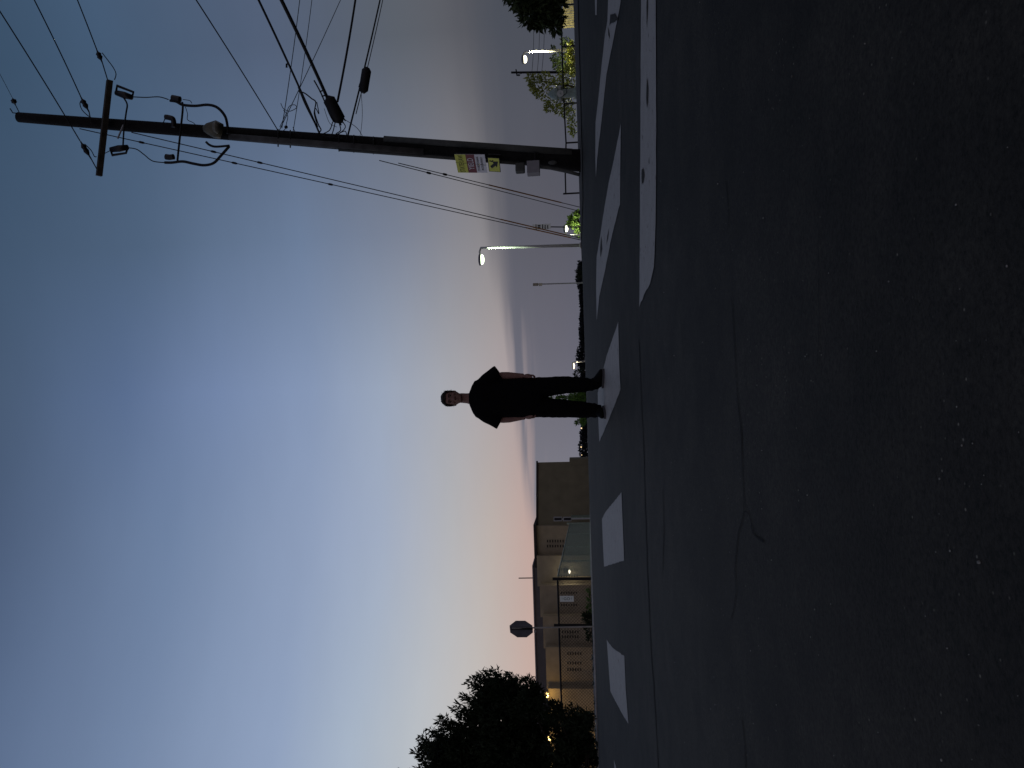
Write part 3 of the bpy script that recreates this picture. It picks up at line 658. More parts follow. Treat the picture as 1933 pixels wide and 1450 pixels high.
# ------------------------------------------------------------------ hydrant
HD = 20.0; hb = P(1088, 175, HD); hb.z = G(hb.x, HD)
hyd = thing('fire_hydrant', 'grey-green fire hydrant with domed bonnet in front of the shrub', 'fire hydrant', hb)
HM = mat('hydrant_paint', (0.20, 0.26, 0.23), .5, .2, 14)
def lathe(name, prof_, par, m, c):
    return MB().tube([c + Vector((0, 0, z)) for z, r in prof_], [r for z, r in prof_], 18).build(name, m, par, False)
lathe('base_flange', [(-.02, .16), (.05, .16), (.055, .125), (.07, .12)], hyd, HM, hb)
lathe('barrel', [(.06, .112), (.38, .108), (.44, .125), (.50, .125), (.505, .165), (.545, .165), (.55, .13)], hyd, HM, hb)
lathe('bonnet', [(.545, .15), (.56, .15), (.60, .135), (.66, .10), (.71, .055), (.715, .035), (.76, .03), (.765, .01)], hyd, HM, hb)
HM2 = mat('hydrant_cap', (0.42, 0.45, 0.42), .5, .15, 14)
def cap(d, L_, r):
    d = Vector(d).normalized(); c_ = hb + Vector((0, 0, .43)); o = MB().tube([c_ + d * .10, c_ + d * (L_ - .03), c_ + d * (L_ - .03), c_ + d * L_], [r * .8, r * .8, r, r], 16).build('outlet_cap', HM2, hyd)
    MB().tube([c_ + d * L_, c_ + d * (L_ + .035)], .02, 5).build('operating_nut', HM, o)
cap((-.35, -1, 0), .19, .085); cap((1, -.3, 0), .19, .062); cap((-1, .3, 0), .19, .062)
MB().tube(spline([hb + Vector((-.12, -.12, .38)), hb + Vector((-.05, -.16, .27)), hb + Vector((.06, -.15, .28)), hb + Vector((.12, -.1, .40))], 5), .008, 5).build('chain', DARK, hyd)

# ------------------------------------------------------------------ street lamps
LIT = lambda n, c_, s: mat(n, (0.8, 0.8, 0.8), .4, emit=c_, estr=s)
LP = mat('lamp_post_paint', (0.42, 0.43, 0.42), .5, .1, 8)
def street_lamp(label, base_px, top_px, head_px, D, r, mlit, hw, hl, power, lc, group='lit street lamps'):
    b = P(*base_px, D); b.z = G(b.x, D); t = P(*top_px, D); hpt = P(*head_px, D)
    o = thing('street_lamp', label, 'street lamp', b, group)
    MB().tube([b, b.lerp(t, .5), t], [r * 1.25, r, r * .75], 12).build('pole', LP, o, True)
    MB().tube([t + Vector((0, 0, -.02)), t + (hpt - t) * .35 + Vector((0, 0, .10 * hw * 4)), hpt + (t - hpt) * .25 + Vector((0, 0, .05))], r * .6, 8).build('arm', LP, o, True)
    d = (hpt - t); d.z = 0; d.normalize(); sd = d.cross(Vector((0, 0, 1)))
    hd = MB().ell(hpt + Vector((0, 0, hw * .55)), (hl * .62, hw * .75, hw * .42), 14, 8, Matrix((d, sd, Vector((0, 0, 1)))).transposed()).build('lamp_head', mat('lamp_housing', (0.2, 0.2, 0.2), .5), o, True)
    MB().ell(hpt, (hl * .5, hw * .6, hw * .55), 14, 8, Matrix((d, sd, Vector((0, 0, 1)))).transposed()).build('lens', mlit, hd, True)
    MB().box(b + Vector((0, 0, .06)), (.3, .3, .12)).build('base_plate', STEEL, o)
    pl = bpy.data.lights.new('lamp_light', 'SPOT'); pl.energy = power; pl.color = lc; pl.shadow_soft_size = .12; pl.spot_size = math.radians(156); pl.spot_blend = .25
    po = bpy.data.objects.new('lamp_light', pl); COL.objects.link(po); po.parent = o; po.location = hpt + Vector((0, 0, -hw * .75)) - b
    return o
street_lamp('tall lit street lamp with greenish glow in the middle distance', (1100, 463), (907, 468), (910, 490), 46, .085, LIT('lamp_green_white', (0.80, 1.0, 0.66), 4), .24, .62, 900, (.8, 1, .66))
street_lamp('lit street lamp over the yellow-lit bushes by the leafy tree', (1085, 94), (990, 98), (991, 112), 60, .10, LIT('lamp_warm_white', (1.0, .95, .72), 4), .30, .62, 5000, (1, .93, .55))
street_lamp('tiny far lamp with hooked arm beside the person', (1106, 682), (1083, 683.5), (1083, 691), 95, .09, LIT('lamp_cream', (1.0, .86, .55), 3), .22, .75, 120, (1, .85, .55))
street_lamp('low lit lamp by the bright green bush under the guy wires', (1099, 444), (1070, 445), (1069, 432), 55, .07, LIT('lamp_white', (1.0, 1.0, .78), 4), .24, .45, 110, (1, 1, .75))

# ------------------------------------------------------------------ roadside signs
def post_sign(label, base_px, top_px, D, plates, r=.03, pm=GREY, text=None):
    b = P(*base_px, D); b.z = G(b.x, D); t = P(*top_px, D); o = thing('road_sign', label, 'road sign', b)
    MB().tube([b, t], r, 8).build('post', pm, o)
    for (x0, x1, y0, y1, m) in plates:
        c_ = (P(x0, y0, D - .07) + P(x1, y1, D - .07)) / 2; w_ = (y1 - y0) * PXM(D); h_ = (x1 - x0) * PXM(D)
        MB().plate(c_, Vector((1, 0, 0)), Vector((0, 0, 1)), w_, h_, .02).build('panel', m, o, bevel=.01)
    return o
SG = mat('sign_pale', (0.82, 0.88, 0.80), .5, .05)
s_ = post_sign('tall pale stacked sign on a dark post by the bright bush', (1099, 429), (1006, 428), 40, [(1005, 1039.5, 423, 433.5, SG)], .03, DARK)
for x0, x1, y0, y1 in ((1011, 1012.5, 423.5, 433), (1023.5, 1025, 423.5, 433), (1015, 1020, 425, 427.5), (1015, 1020, 429, 431.5), (1028, 1030, 425, 428), (1028, 1030, 429, 432), (1033, 1034.5, 425, 432)):
    c_ = (P(x0, y0, 39.9) + P(x1, y1, 39.9)) / 2; MB().plate(c_, Vector((1, 0, 0)), Vector((0, 0, 1)), (y1 - y0) * PXM(40), (x1 - x0) * PXM(40), .01).build('print_mark', SBK, s_)
s_ = post_sign('thin grey post topped by a small tan sign, beyond the crossing', (1102, 534), (1006, 537), 60, [(1006, 1016, 534.5, 540, mat('sign_tan', (0.30, 0.27, 0.20), .6, .3, 4)), (1017, 1023.5, 534.5, 540, mat('sign_cream', (0.5, 0.48, 0.36), .6, .2, 4))], .05, STEEL)
# stop sign seen from behind
SD = 25.0; sb = P(1121, 1183, SD); sb.z = G(sb.x, SD); st_ = thing('stop_sign', 'octagonal stop sign seen from its dark back on a thin post', 'stop sign', sb)
sc_ = P(984, 1187.5, SD); exs = Vector((math.cos(.5), -math.sin(.5), 0)); R8 = .405
MB().prism([sc_ + exs * (R8 * math.cos(math.pi / 8 + k * math.pi / 4) ) + Vector((0, 0, R8 * math.sin(math.pi / 8 + k * math.pi / 4))) for k in range(8)], Vector((exs.y, -exs.x, 0)), .006).build('panel', mat('sign_back_dull', (0.11, 0.11, 0.125), .7, .15, 6), st_)
MB().tube([sb, P(966, 1186, SD - .06)], .026, 8).build('post', mat('post_steel', (0.32, 0.31, 0.28), .5, .2, 10), st_)
MB().plate(P(985, 1187, SD - .05), exs, Vector((0, 0, 1)), .09, .72, .03).build('back_rail', DARK, st_)
MB().plate(P(1010, 1192, SD - .02), exs, Vector((0, 0, 1)), .12, .07, .01).build('small_tab', STEEL, st_)

# ------------------------------------------------------------------ pipe rail fence on the right
FD = 40.0
rail_px = [(1063, 366), (1067, 330), (1068.5, 270), (1064.5, 196), (1061, 100), (1059.5, 30), (1058, -40)]
rf = thing('rail_fence', 'thin black pipe railing running behind the hydrant and utility pole', 'railing', P(1098, 366, FD))
for i in range(len(rail_px) - 1):
    MB().tube([P(*rail_px[i], FD), P(*rail_px[i + 1], FD)] if i else [P(1068, 366, FD), P(*rail_px[1], FD)], .038, 8).build('top_rail', DARK, rf)
for x, y in ((1063, 366), (1068.5, 270), (1064.5, 196), (1060.5, 88), (1058.5, 10)):
    a = P(x, y, FD); MB().tube([a, Vector((a.x, a.y, G(a.x, a.y) - .05))], .045, 8).build('post', DARK, rf)

# ------------------------------------------------------------------ chain-link fence on the left
FEN = mat('fence_black', (0.006, 0.006, 0.006), .6); FGAL = mat('fence_galv', (0.28, 0.34, 0.27), .5, .2, 10, metal=.3)
def wires(mb, A, B, H, sp, r):
    L_ = (Vector(B).xy - Vector(A).xy).length; n = int((L_ + H) / sp)
    A = Vector(A); B = Vector(B); u = (B - A) / L_
    for k in range(n):
        s0 = k * sp - H
        for sgn in (0, 1):
            z0, z1 = 0.0, H; a0, a1 = s0, s0 + H
            if a0 < 0: z0 = -a0; a0 = 0
            if a1 > L_: z1 = z1 - (a1 - L_); a1 = L_
            if z1 <= z0: continue
            p0 = A + u * a0; p1 = A + u * a1
            if sgn: p0, p1 = A + u * (L_ - a0), A + u * (L_ - a1)
            off = Vector((0, .006 if sgn else -.006, 0))
            mb.tube([p0 + Vector((0, 0, z0)) + off, p1 + Vector((0, 0, z1)) + off], r, 3, cap=False)
fl = thing('chain_link_fence', 'black chain-link fence crossing in front of the tan building', 'fence', (Xf0, 38, G(Xf0, 38)))
ftop = 2.20; cx = [(P(1050, y, 38).x, y) for y in (1093, 1181, 1347, 1460, 1600)]
for k, (x, y) in enumerate(cx):
    r_ = .085 if y == 1181 else (.075 if y == 1093 else .05)
    MB().tube([(x, 38, G(x, 38) - .05), (x, 38, ftop + (.25 if k < 2 else .02))], r_, 10).build('post', FEN, fl)
for (x0, _), (x1, _) in zip(cx, cx[1:]):
    MB().tube([(x0, 38, ftop), (x1, 38, ftop)], .045, 8).build('top_rail', FEN, fl)
wm = MB(); wires(wm, (cx[-1][0], 38, .42), (cx[0][0], 38, .46), 1.7, .16, .008)
w_ = wm.build('chain_link_mesh', FEN, fl); w_['kind'] = 'stuff'
fr = thing('chain_link_fence', 'galvanised chain-link fence receding along the street past the building', 'fence', (fenceX(44), 44, G(fenceX(44), 44)))
def Dy(y): a = (725 - y) / F_PX; return (Xf0 - 38 * kf) / (a - kf)
pd = [38.4] + [Dy(y) for y in (1061.5, 1035, 1011, 991)]; pd2 = [Dy(981), Dy(967.5), Dy(941), Dy(915), Dy(880), 230]
for seg in (pd, pd2):
    for k, D in enumerate(seg):
        x = fenceX(D); gate = (seg is pd and k == 4) or (seg is pd2 and k == 0)
        if not (seg is pd and k == 0): MB().tube([(x, D, G(x, D) - .05), (x, D, G(x, D) + (2.0 if gate else 1.75))], .07 if gate else .045, 8).build('post', FGAL, fr)
        if k:
            D0 = seg[k - 1]; x0 = fenceX(D0)
            MB().tube([(x0, D0, G(x0, D0) + 1.75), (x, D, G(x, D) + 1.75)], .04, 6).build('top_rail', FGAL, fr)
            MB().tube([(x0, D0, G(x0, D0) + .1), (x, D, G(x, D) + .1)], .03, 6).build('bottom_rail', FGAL, fr)
            if D < 100:
                wm = MB(); wires(wm, (x0, D0, G(x0, D0) + .05), (x, D, G(x, D) + .05), 1.7, .13, .006); q = wm.build('chain_link_mesh', FGAL, fr); q['kind'] = 'stuff'
# notice hung on the black fence
nD = 37.9; nc = P(1070, 1130.5, nD)
ns_ = thing('fence_notice', 'narrow white notice with green lettering hung on the black fence', 'sign', nc)
MB().plate(nc, Vector((1, 0, 0)), Vector((0, 0, 1)), 11 * PXM(nD), 26 * PXM(nD), .015).build('panel', mat('notice_white', (0.80, 0.86, 0.80), .5), ns_)
GRN = mat('notice_ink', (0.05, 0.11, 0.08), .6)
put_text('lettering', 'GO', .19, nc + Vector((0, -.0095, 0)), Vector((0, 0, -1)), Vector((1, 0, 0)), GRN, ns_, 1.1)
put_text('mark', '!', .16, nc + Vector((0, -.0095, .23)), Vector((0, 0, -1)), Vector((1, 0, 0)), GRN, ns_)
put_text('mark', '?', .16, nc + Vector((0, -.0095, -.23)), Vector((0, 0, -1)), Vector((1, 0, 0)), GRN, ns_)
# paired plates by the gate
gD = 64.0
gs = post_sign('two dark stacked plates on a bright post by the fence gate', (1114, 979), (1046, 980), gD, [(1045, 1061, 975.5, 984, STEEL), (1063, 1078.5, 975.5, 984, STEEL)], .05, LP)
for x0, x1 in ((1046.5, 1060), (1064.5, 1077.5)):
    MB().plate((P(x0, 980, gD - .1) + P(x1, 980, gD - .1)) / 2, Vector((1, 0, 0)), Vector((0, 0, 1)), 4.5 * PXM(gD), (x1 - x0) * PXM(gD), .01).build('print_mark', SBK, gs)
bo = P(1114, 957, 78); bo.z = G(bo.x, 78)
bl = thing('bollard_light', 'short glowing white bollard light by the far fence', 'bollard', bo)
MB().tube([bo, bo + Vector((0, 0, .92))], .11, 12).build('luminous_tube', LIT('bollard_glow', (.95, 1.0, .82), 1.6), bl, True)
MB().tube([bo + Vector((0, 0, .92)), bo + Vector((0, 0, 1.0))], .12, 12).build('cap', STEEL, bl)

# ------------------------------------------------------------------ building
bD = 70.0
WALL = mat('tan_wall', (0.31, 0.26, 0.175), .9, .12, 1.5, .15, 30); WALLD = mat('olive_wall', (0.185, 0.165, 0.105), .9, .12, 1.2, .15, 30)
ROOFM = mat('roof_fascia', (0.10, 0.095, 0.10), .8, .1, 2); TRIM = mat('dark_trim', (0.03, 0.026, 0.022), .8)
bx0 = P(1015, 873, bD + 3); bld = thing('school_building', 'long low tan building with stepped wall panels behind the fences', 'building', (P(1110, 1080, bD).x, bD, G(-16, bD)))
def gz(x, D): return G(x, D) - .3
def wallbox(name, y0, y1, xt, D0, D1, m, xb=None):
    a = P(xt, y0, D0); b = P(xt, y1, D0); zt = P(xt, (y0 + y1) / 2, D0).z; zb = gz(a.x, D0) if xb is None else P(xb, (y0 + y1) / 2, D0).z
    return MB().box(((a.x + b.x) / 2, (D0 + D1) / 2, (zt + zb) / 2), (abs(a.x - b.x), D1 - D0, zt - zb)).build(name, m, bld)
# wall receding to the right: built as a slanting prism
pA, pB = P(1010.5, 993, bD), P(1014.5, 873, bD + 3); z0 = gz(pA.x, bD)
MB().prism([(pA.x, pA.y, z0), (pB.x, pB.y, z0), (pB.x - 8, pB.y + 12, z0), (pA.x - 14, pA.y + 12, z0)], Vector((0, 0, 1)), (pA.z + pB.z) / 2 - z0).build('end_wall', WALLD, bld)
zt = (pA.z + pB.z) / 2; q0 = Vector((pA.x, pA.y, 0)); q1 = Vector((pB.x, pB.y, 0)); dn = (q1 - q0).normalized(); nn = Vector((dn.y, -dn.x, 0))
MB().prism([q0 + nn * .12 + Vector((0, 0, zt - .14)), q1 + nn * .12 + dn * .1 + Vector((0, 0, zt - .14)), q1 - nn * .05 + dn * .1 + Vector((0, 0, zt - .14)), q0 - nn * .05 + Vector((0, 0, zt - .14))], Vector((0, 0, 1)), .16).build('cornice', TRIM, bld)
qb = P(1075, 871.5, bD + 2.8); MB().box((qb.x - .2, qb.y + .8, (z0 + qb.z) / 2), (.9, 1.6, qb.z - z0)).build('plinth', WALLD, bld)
wallbox('wall_panel', 993.5, 1051, 1011.5, bD - .5, bD + 6, WALL)
wallbox('wall_panel', 1049.5, 1107, 1014, bD - 1.2, bD + 6, WALL)
wallbox('wall_panel', 1105, 1165, 1019.5, bD - 2.0, bD + 6, WALL)
wallbox('wall_panel', 1163, 1224, 1025.5, bD - 2.8, bD + 6, WALL)
wallbox('wall_panel', 1222, 1302, 1031, bD - 3.6, bD + 6, WALL)
wallbox('wall_panel', 1300, 1382, 1036, bD - 4.4, bD + 6, WALL)
wallbox('wall_panel', 1380, 1520, 1040, bD - 5.2, bD + 6, WALL)
wallbox('roof_edge', 991, 1072, 1008, bD - .9, bD + 5.8, TRIM, 1013)
wallbox('fascia', 1070, 1520, 1012, bD + 1, bD + 5, ROOFM)
wallbox('coping', 1068, 1520, 1011.5, bD + .8, bD + 5.2, mat('coping_grey', (0.20, 0.19, 0.21), .7, .1), 1013.5)
def slots(y_list, x_list, D, w=4.5, h=2.0):
    for y in y_list:
        for x in x_list:
            c_ = P(x, y, D - .02); MB().box(c_, (w * PXM(D), .06, h * PXM(D))).build('vent_slot', TRIM, bld)
slots((1021.5, 1031), [1033.5 + 4.9 * k for k in range(8)], bD - .5)
slots((1076, 1087), [1055 + 4.9 * k for k in range(8)], bD - 1.2)
slots((1119, 1142), [1060 + 4.7 * k for k in range(7)], bD - 2.0, 3.2)
slots((1193, 1202), [1062 + 4.8 * k for k in range(7)], bD - 2.8)
slots((1234, 1252, 1264), [1072 + 4.8 * k for k in range(6)], bD - 3.6)
MB().tube([P(1014, 1091, bD + 2), P(979, 1091.5, bD + 2)], .05, 8).build('vent_pipe', GREY, bld)
def wall_lamp(label, x, y, D, m, r, power=30, lc=(1, .62, .2)):
    c_ = P(x, y, D); o = thing('wall_lamp', label, 'wall lamp', c_, 'lit lamps on the tan building')
    MB().ell(c_, (r * 1.5, r * .7, r * .7), 10, 8).build('globe', m, o, True); MB().box(c_ + Vector((0, .14, r * 1.2)), (r * 2.6, .34, r * .5)).build('hood', TRIM, o)
    pl = bpy.data.lights.new('lamp_light', 'POINT'); pl.energy = power; pl.color = lc; pl.shadow_soft_size = .1
    po = bpy.data.objects.new('lamp_light', pl); COL.objects.link(po); po.parent = o; po.location = (0, -.35, -.1)
AMB = LIT('lamp_amber', (1.0, .62, .16), 3)
wall_lamp('white wall lamp glowing through the chain-link by the corner post', 1075, 1079, bD - 1.6, LIT('lamp_wall_white', (1.0, .95, .75), 4), .12, 22, (1, .92, .7))
wall_lamp('amber wall lamp showing at the edge of the dark tree', 1033, 1312, bD - 4.9, AMB, .17)
wall_lamp('amber wall lamp half hidden in the middle of the dark tree', 1036, 1396, bD - 5.8, AMB, .18)
wall_lamp('amber wall lamp peeping through the tree at the frame edge', 1038, 1446, bD - 5.8, AMB, .17)
wall_lamp('low amber lamp lighting the wall foot behind the tree', 1112, 1462, bD - 7.5, AMB, .2, 120)

# ------------------------------------------------------------------ vegetation
def leaf_mesh(name, specs, m, parent, seed=1, size=(.1, .03), up=0.6, seg=3):
    """specs: (centre, (rx,ry,rz), count); every leaf a small bent blade with its own direction"""
    r = np.random.default_rng(seed); V, Fc = [], []
    for c_, rad_, cnt in specs:
        c_ = np.array(c_); rad_ = np.array(rad_)
        for _ in range(cnt):
            d = r.normal(size=3); d /= np.linalg.norm(d); rr = r.random() ** .45
            pos = c_ + d * rad_ * rr
            ax = d * .8 + r.normal(size=3) * .45 + np.array([0, 0, up]); ax /= np.linalg.norm(ax)
            sd = np.cross(ax, r.normal(size=3)); sd /= np.linalg.norm(sd) + 1e-9; nn_ = np.cross(ax, sd)
            L_ = size[0] * r.uniform(.6, 1.4); w = size[1] * r.uniform(.7, 1.3); k = len(V); bend = nn_ * L_ * r.uniform(-.2, .2)
            V += [pos, pos + ax * L_ * .45 + sd * w + bend, pos + ax * L_, pos + ax * L_ * .45 - sd * w + bend]; Fc.append((k, k + 1, k + 2, k + 3))
    me = bpy.data.meshes.new(name); me.from_pydata([tuple(v) for v in V], [], Fc); me.update()
    return link(name, me, m, parent)
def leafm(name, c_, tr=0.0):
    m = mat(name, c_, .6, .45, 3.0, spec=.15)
    if tr:
        b = m.node_tree.nodes['Principled BSDF']; b.inputs['Subsurface Weight'].default_value = 0.0; b.inputs['Transmission Weight'].default_value = 0
    return m
BARK = mat('bark', (0.03, 0.024, 0.018), .9, .4, 10)
# dark evergreen at the left edge
TD = 25.0; k_ = PXM(TD)
tb = P(1130, 1490, TD); tb.z = G(tb.x, TD)
tree = thing('evergreen_tree', 'large dark feathery evergreen tree beside the fence', 'tree', tb)
blobs = [(838, 1425, 30), (828, 1436, 16), (870, 1400, 30), (880, 1450, 60), (905, 1362, 30), (925, 1325, 28), (950, 1312, 30), (978, 1318, 28), (1000, 1325, 26), (940, 1375, 50), (990, 1370, 50), (950, 1430, 70), (1000, 1408, 34), (1020, 1312, 13), (1054, 1345, 13), (1072, 1402, 28), (1098, 1375, 18), (1110, 1360, 12), (1108, 1405, 20), (1115, 1440, 16), (890, 1500, 95), (985, 1500, 70), (1080, 1495, 40), (840, 1480, 60), (1068, 1440, 26), (1012, 1440, 24)]
specs = []
for x, y, r_ in blobs:
    dd = random.uniform(-.7, .7) * min(r_ * k_ * 2, 1.2); R_ = r_ * k_
    specs.append((tuple(P(x, y, TD + dd)), (R_ * .9, R_ * 1.1, R_ * .9), int(90 + 1100 * R_ * R_)))
    for j in range(int(6 + r_ / 2.6)):      # feathery sprays breaking the outline
        th = random.uniform(0, 2 * math.pi); q = P(x + r_ * random.uniform(.85, 1.12) * math.cos(th) - 4, y + r_ * random.uniform(.85, 1.12) * math.sin(th), TD + dd + random.uniform(-.4, .4))
        lean = Vector((-math.sin(th) * .10 + .05, 0, .13))
        for u in range(3): specs.append((tuple(q + lean * u), (.10 - .025 * u, .10 - .02 * u, .13), 26 - 5 * u))
leaf_mesh('crown', specs, leafm('evergreen_leaf', (0.018, 0.028, 0.014)), tree, 3, (.17, .026), .75)
leaf_mesh('inner_foliage', [(c_, tuple(q * .66 for q in r_), int(n_ * .4)) for c_, r_, n_ in specs if r_[0] > .3], MATS['evergreen_leaf'], tree, 4, (.26, .075), .5)
tk = MB().tube([tb, tb + Vector((.05, .05, 1.5)), tb + Vector((-.1, 0, 3.2)), tb + Vector((.1, .1, 4.6))], [.2, .15, .11, .05], 10)
for x, y, r_ in blobs[::2]:
    q = P(x, y, TD); s0 = tb + Vector((0, 0, max(.5, min(3.5, (q.z - tb.z) * .55)))); tk.tube([s0, s0.lerp(q, .5) + Vector((0, 0, -.1)), q], [.06, .04, .015], 6)
tk.build('trunk', BARK, tree, True)
# broad-leaved tree at the right edge
D2 = 30.0; b2 = P(1085, -25, D2); b2.z = G(b2.x, D2)
t2 = thing('broadleaf_tree', 'dark leafy tree hanging over the slatted fence at the frame edge', 'tree', b2)
sp2 = []
for x, y, r_ in ((1000, -10, 36), (1020, 18, 28), (1030, -24, 32), (985, 8, 16), (1000, 30, 20), (1015, 42, 13), (1030, 30, 22), (1045, 35, 16), (1044, 12, 18), (960, -12, 14), (972, 2, 10), (1050, 52, 8), (1022, 0, 36)):
    R_ = r_ * PXM(D2); sp2.append((tuple(P(x, y, D2 + random.uniform(-.4, .4))), (R_, R_ * 1.2, R_), int(60 + 1100 * R_ * R_)))
leaf_mesh('crown', sp2, leafm('broad_leaf', (0.028, 0.042, 0.014)), t2, 5, (.24, .06), -.3)
MB().tube([b2, b2 + Vector((.05, 0, 1.0)), P(1000, -10, D2)], [.12, .1, .04], 8).build('trunk', BARK, t2, True)
def shrub(name, label, cat, blobs_, D, m, sz, up, seed, dens=900, group=None, base_px=None):
    x0, y0, _ = blobs_[0]; b = P(x0, y0, D); b.z = G(b.x, D); o = thing(name, label, cat, b, group); sp_ = []
    for x, y, r_ in blobs_:
        R_ = r_ * PXM(D); sp_.append((tuple(P(x, y, D + random.uniform(-.5, .5) * R_)), (R_, R_ * 1.1, R_), int(40 + dens * R_ * R_)))
    leaf_mesh('crown', sp_, m, o, seed, sz, up)
    st = MB()
    for c_, rr, _ in sp_[:8]: st.tube([b, Vector(c_).lerp(b, .5) + Vector((0, 0, .05)), Vector(c_)], [.03, .02, .008], 5)
    st.build('stems', BARK, o); return o
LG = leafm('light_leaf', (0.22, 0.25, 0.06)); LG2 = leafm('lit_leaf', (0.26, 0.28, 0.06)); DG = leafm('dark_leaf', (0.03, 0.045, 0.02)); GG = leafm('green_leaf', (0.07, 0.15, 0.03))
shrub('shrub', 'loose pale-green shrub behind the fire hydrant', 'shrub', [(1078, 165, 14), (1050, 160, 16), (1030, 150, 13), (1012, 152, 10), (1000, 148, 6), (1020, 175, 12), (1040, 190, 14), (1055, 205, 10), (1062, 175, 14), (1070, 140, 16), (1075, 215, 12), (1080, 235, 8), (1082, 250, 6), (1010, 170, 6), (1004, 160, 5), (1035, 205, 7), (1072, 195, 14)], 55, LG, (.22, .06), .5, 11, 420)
shrub('shrub', 'dark rounded shrub tree behind the railing under the lamp', 'shrub', [(1062, 118, 14), (1050, 112, 10), (1052, 124, 8), (1070, 100, 12), (1045, 92, 4), (1072, 85, 10), (1066, 78, 6), (1075, 125, 12)], 66, DG, (.24, .08), .3, 12, 200)
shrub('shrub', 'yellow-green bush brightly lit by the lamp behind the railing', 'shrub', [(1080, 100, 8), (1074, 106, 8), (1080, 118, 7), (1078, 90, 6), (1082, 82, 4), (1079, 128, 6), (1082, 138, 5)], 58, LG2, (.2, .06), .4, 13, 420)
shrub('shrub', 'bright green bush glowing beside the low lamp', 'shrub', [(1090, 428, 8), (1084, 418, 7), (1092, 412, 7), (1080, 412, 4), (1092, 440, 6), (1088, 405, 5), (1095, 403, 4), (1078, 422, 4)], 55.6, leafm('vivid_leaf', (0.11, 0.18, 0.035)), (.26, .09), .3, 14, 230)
shrub('shrub', 'green bush with tall plumes seen between the legs of the person', 'shrub', [(1098, 765, 12), (1100, 748, 12), (1100, 780, 10), (1102, 795, 8), (1085, 756, 10), (1070, 753, 7), (1082, 750, 9), (1092, 752, 10), (1062, 752, 6), (1055, 752, 4), (1042, 752, 3), (1088, 775, 8), (1090, 797, 4), (1104, 738, 7)], 60, leafm('plume_leaf', (0.10, 0.19, 0.04)), (.2, .04), .9, 15, 1300)
shrub('shrub', 'small scraggy bush on the skyline left of the tan sign', 'shrub', [(1096, 516, 5), (1091, 512, 3), (1092, 522, 3), (1099, 520, 4)], 90, DG, (.3, .05), .5, 16, 90)
shrub('shrub', 'dark spiky shrub on the skyline beside the tiny far lamp', 'shrub', [(1092, 702, 4), (1087, 706, 3), (1098, 700, 5), (1090, 711, 3)], 90, DG, (.3, .05), .5, 17, 90)
shrub('shrub', 'dark bush at the kerb below the stop sign', 'shrub', [(1113, 1163, 5), (1116, 1172, 5), (1108, 1168, 4), (1112, 1190, 7), (1115, 1205, 6), (1106, 1160, 3)], 36, DG, (.2, .03), .5, 18, 500)
shrub('shrub', 'low green ground plants along the fence foot under the notice', 'shrub', [(1114, 1130, 4), (1113, 1115, 4), (1113, 1145, 4), (1115, 1156, 3)], 37, GG, (.16, .025), .5, 19, 700)
# far skyline of trees reading as one mass
fs_ = []
for y in range(500, 872, 5):
    hgt = 6 + 7.5 * abs(noise.noise(Vector((y * .035, 1.3, 0)))) + 3 * abs(noise.noise(Vector((y * .13, 7, 0)))) + (7 if 838 < y < 872 else 0) + (3 if 795 < y < 838 else 0) + (4 if 655 < y < 705 else 0) - (3 if 540 < y < 600 else 0)
    xb = 1106.5 + .031 * (y - 725)
    for q in range(3):
        fs_.append((tuple(P(xb - hgt * (q + .4) / 3.2, y + random.uniform(-2, 2), 330)), (1.3, 2, hgt * .26 * PXM(330) + .3), 34))
sk = leaf_mesh('far_treeline', fs_, leafm('far_leaf', (0.018, 0.024, 0.028)), None, 21, (.9, .42), .3); sk['kind'] = 'stuff'; tag(sk, 'dark far-off line of trees along the horizon', 'trees')
for lab, x, y, r_ in (('single orange far-off light among the trees left of the person', 1097.5, 808.5, 1.3), ('far-off yellow light nearest the building corner', 1098, 859, .8), ('far-off pair light in the dark trees beyond the fence rail', 1097, 844, 1.2)):
    c_ = P(x, y, 300); o = MB().ell(c_, (r_ * .2, .2, r_ * .2), 8, 6).build('distant_lamp', LIT('far_amber', (1.0, .7, .35), 1.5), None); tag(o, lab, 'lamp', 'distant lights')
# agave-like rosettes and boulders behind the kerb
AG = mat('agave_leaf', (0.17, 0.20, 0.18), .6, .2, 9)
for i, (x, y, s) in enumerate(((1117, 1242, 9), (1120, 1262, 8), (1121, 1290, 9), (1124, 1326, 8), (1121, 1225, 5), (1127, 1378, 8))):
    D = 29.5; b = P(x, y, D); b.z = G(b.x, D) + .05; labs = ('pale rosette plant nearest the stop sign, behind the kerb', 'pale rosette plant second from the stop sign post', 'tall pale rosette plant in the middle of the kerb row', 'pale rosette plant close to the leaning fence post', 'smallest pale rosette plant in the kerb row', 'pale rosette plant under the evergreen tree')
    mb = MB(); R_ = s * PXM(D)
    for k in range(16):
        th = k * 2.4; el = .35 + .07 * (k % 8); d = Vector((math.cos(th) * math.cos(el), math.sin(th) * math.cos(el), math.sin(el)))
        sd = Vector((-math.sin(th), math.cos(th), 0)); L_ = R_ * random.uniform(1.0, 1.5)
        mb.add([b - sd * .01, b + d * L_ * .45 - sd * .03 + Vector((0, 0, .02)), b + d * L_ + Vector((0, 0, -.02)), b + d * L_ * .45 + sd * .03 + Vector((0, 0, .02)), b + sd * .01], [(0, 1, 2, 3, 4)])
    o = mb.build('rosette_plant', AG, None); tag(o, labs[i], 'plant', 'rosette plants behind the kerb')
STN = mat('boulder_stone', (0.20, 0.20, 0.20), .9, .3, 6, .4, 12)
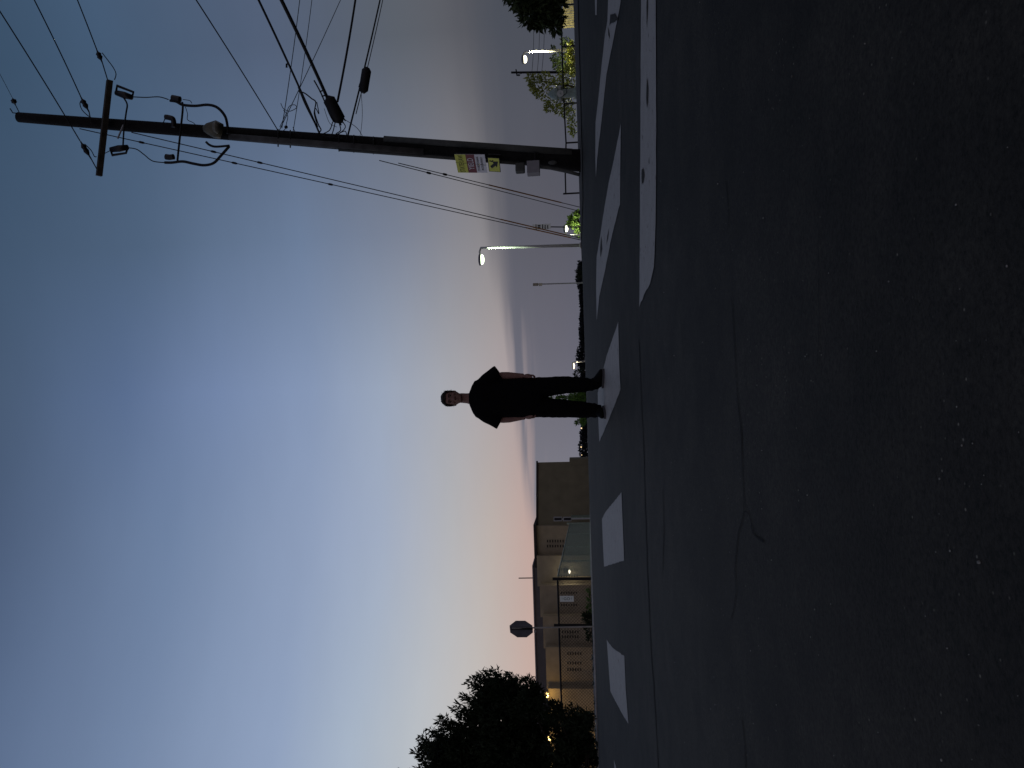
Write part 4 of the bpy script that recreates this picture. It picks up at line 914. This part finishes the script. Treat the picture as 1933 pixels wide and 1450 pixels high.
for i, (x, y, s) in enumerate(((1122, 1252, 5), (1124, 1275, 6), (1126, 1306, 7), (1128, 1345, 6), (1128, 1362, 5))):
    D = 28.6; b = P(x, y, D); b.z = G(b.x, D) + .06; R_ = s * PXM(D) * .8; bm = bmesh.new(); bmesh.ops.create_icosphere(bm, subdivisions=3, radius=1)
    for v in bm.verts: v.co = Vector((v.co.x * R_ * 1.4, v.co.y * R_, v.co.z * R_ * .8)) * (1 + .3 * noise.noise(v.co * 1.3 + Vector((i * 5, 0, 0))) + .1 * noise.noise(v.co * 4)) + b
    me = bpy.data.meshes.new('boulder'); bm.to_mesh(me); bm.free(); o = link('boulder', me, STN, None, True)
    tag(o, ('small grey boulder nearest the stop sign', 'grey boulder second along the kerb', 'largest grey boulder in the kerb row', 'grey boulder near the tree', 'grey boulder at the tree foot')[i], 'boulder', 'boulders behind the kerb')
# slatted fence lit under the right-hand tree
wD = 63.0; wf = thing('slat_fence', 'pale lit board fence under the dark leafy tree', 'fence', P(1082, 20, wD)); BRD = mat('fence_board', (0.16, 0.14, 0.08), .8, .5, 5)
for k in range(22):
    y = 50 - k * 4.6; a = P(1083, y, wD); zb = G(a.x, wD) - .05; zt2 = P(1062.5 + random.uniform(-.4, .4), y, wD).z
    MB().box((a.x, wD + random.uniform(-.02, .02), (zb + zt2) / 2), (3.6 * PXM(wD), .025, zt2 - zb)).build('board', BRD, wf)
MB().box((P(1066, 0, wD).x, wD + .07, P(1067, 0, wD).z), (3.6, .05, .09)).build('rail', BRD, wf)
# far wooden pole with three wires
fD = 75.0; fb = P(1086, 136.5, fD); fb.z = G(fb.x, fD); fp = thing('far_utility_pole', 'thin distant wooden pole standing beside the pale shrub', 'utility pole', fb)
MB().tube([fb, P(965, 137, fD)], [.14, .10], 10).build('post', WOOD, fp, True)
MB().tube([P(974, 131, fD), P(976, 143, fD)], .06, 6).build('crossarm', WOOD, fp)
for x, y in ((979, 142), (983, 138)): MB().ell(P(x, y, fD), (.1, .1, .16), 8, 6).build('insulator', CERAM, fp)
for i, (x, lab) in enumerate(((1001, 'uppermost thin wire from the distant pole to the leafy tree'), (1012.5, 'middle thin wire from the distant pole to the leafy tree'), (1022.5, 'lowest thin wire from the distant pole to the leafy tree'))):
    a = P(x + 3 - i * 1.5, 137, fD); b = P(x, -30, fD - 3); pts = [a.lerp(b, t / 12) - Vector((0, 0, .25 * 4 * (t / 12) * (1 - t / 12))) for t in range(13)]
    tag(MB().tube(pts, .022, 5).build('overhead_cable', BLACKW, None), lab, 'cable', 'wires of the distant pole')
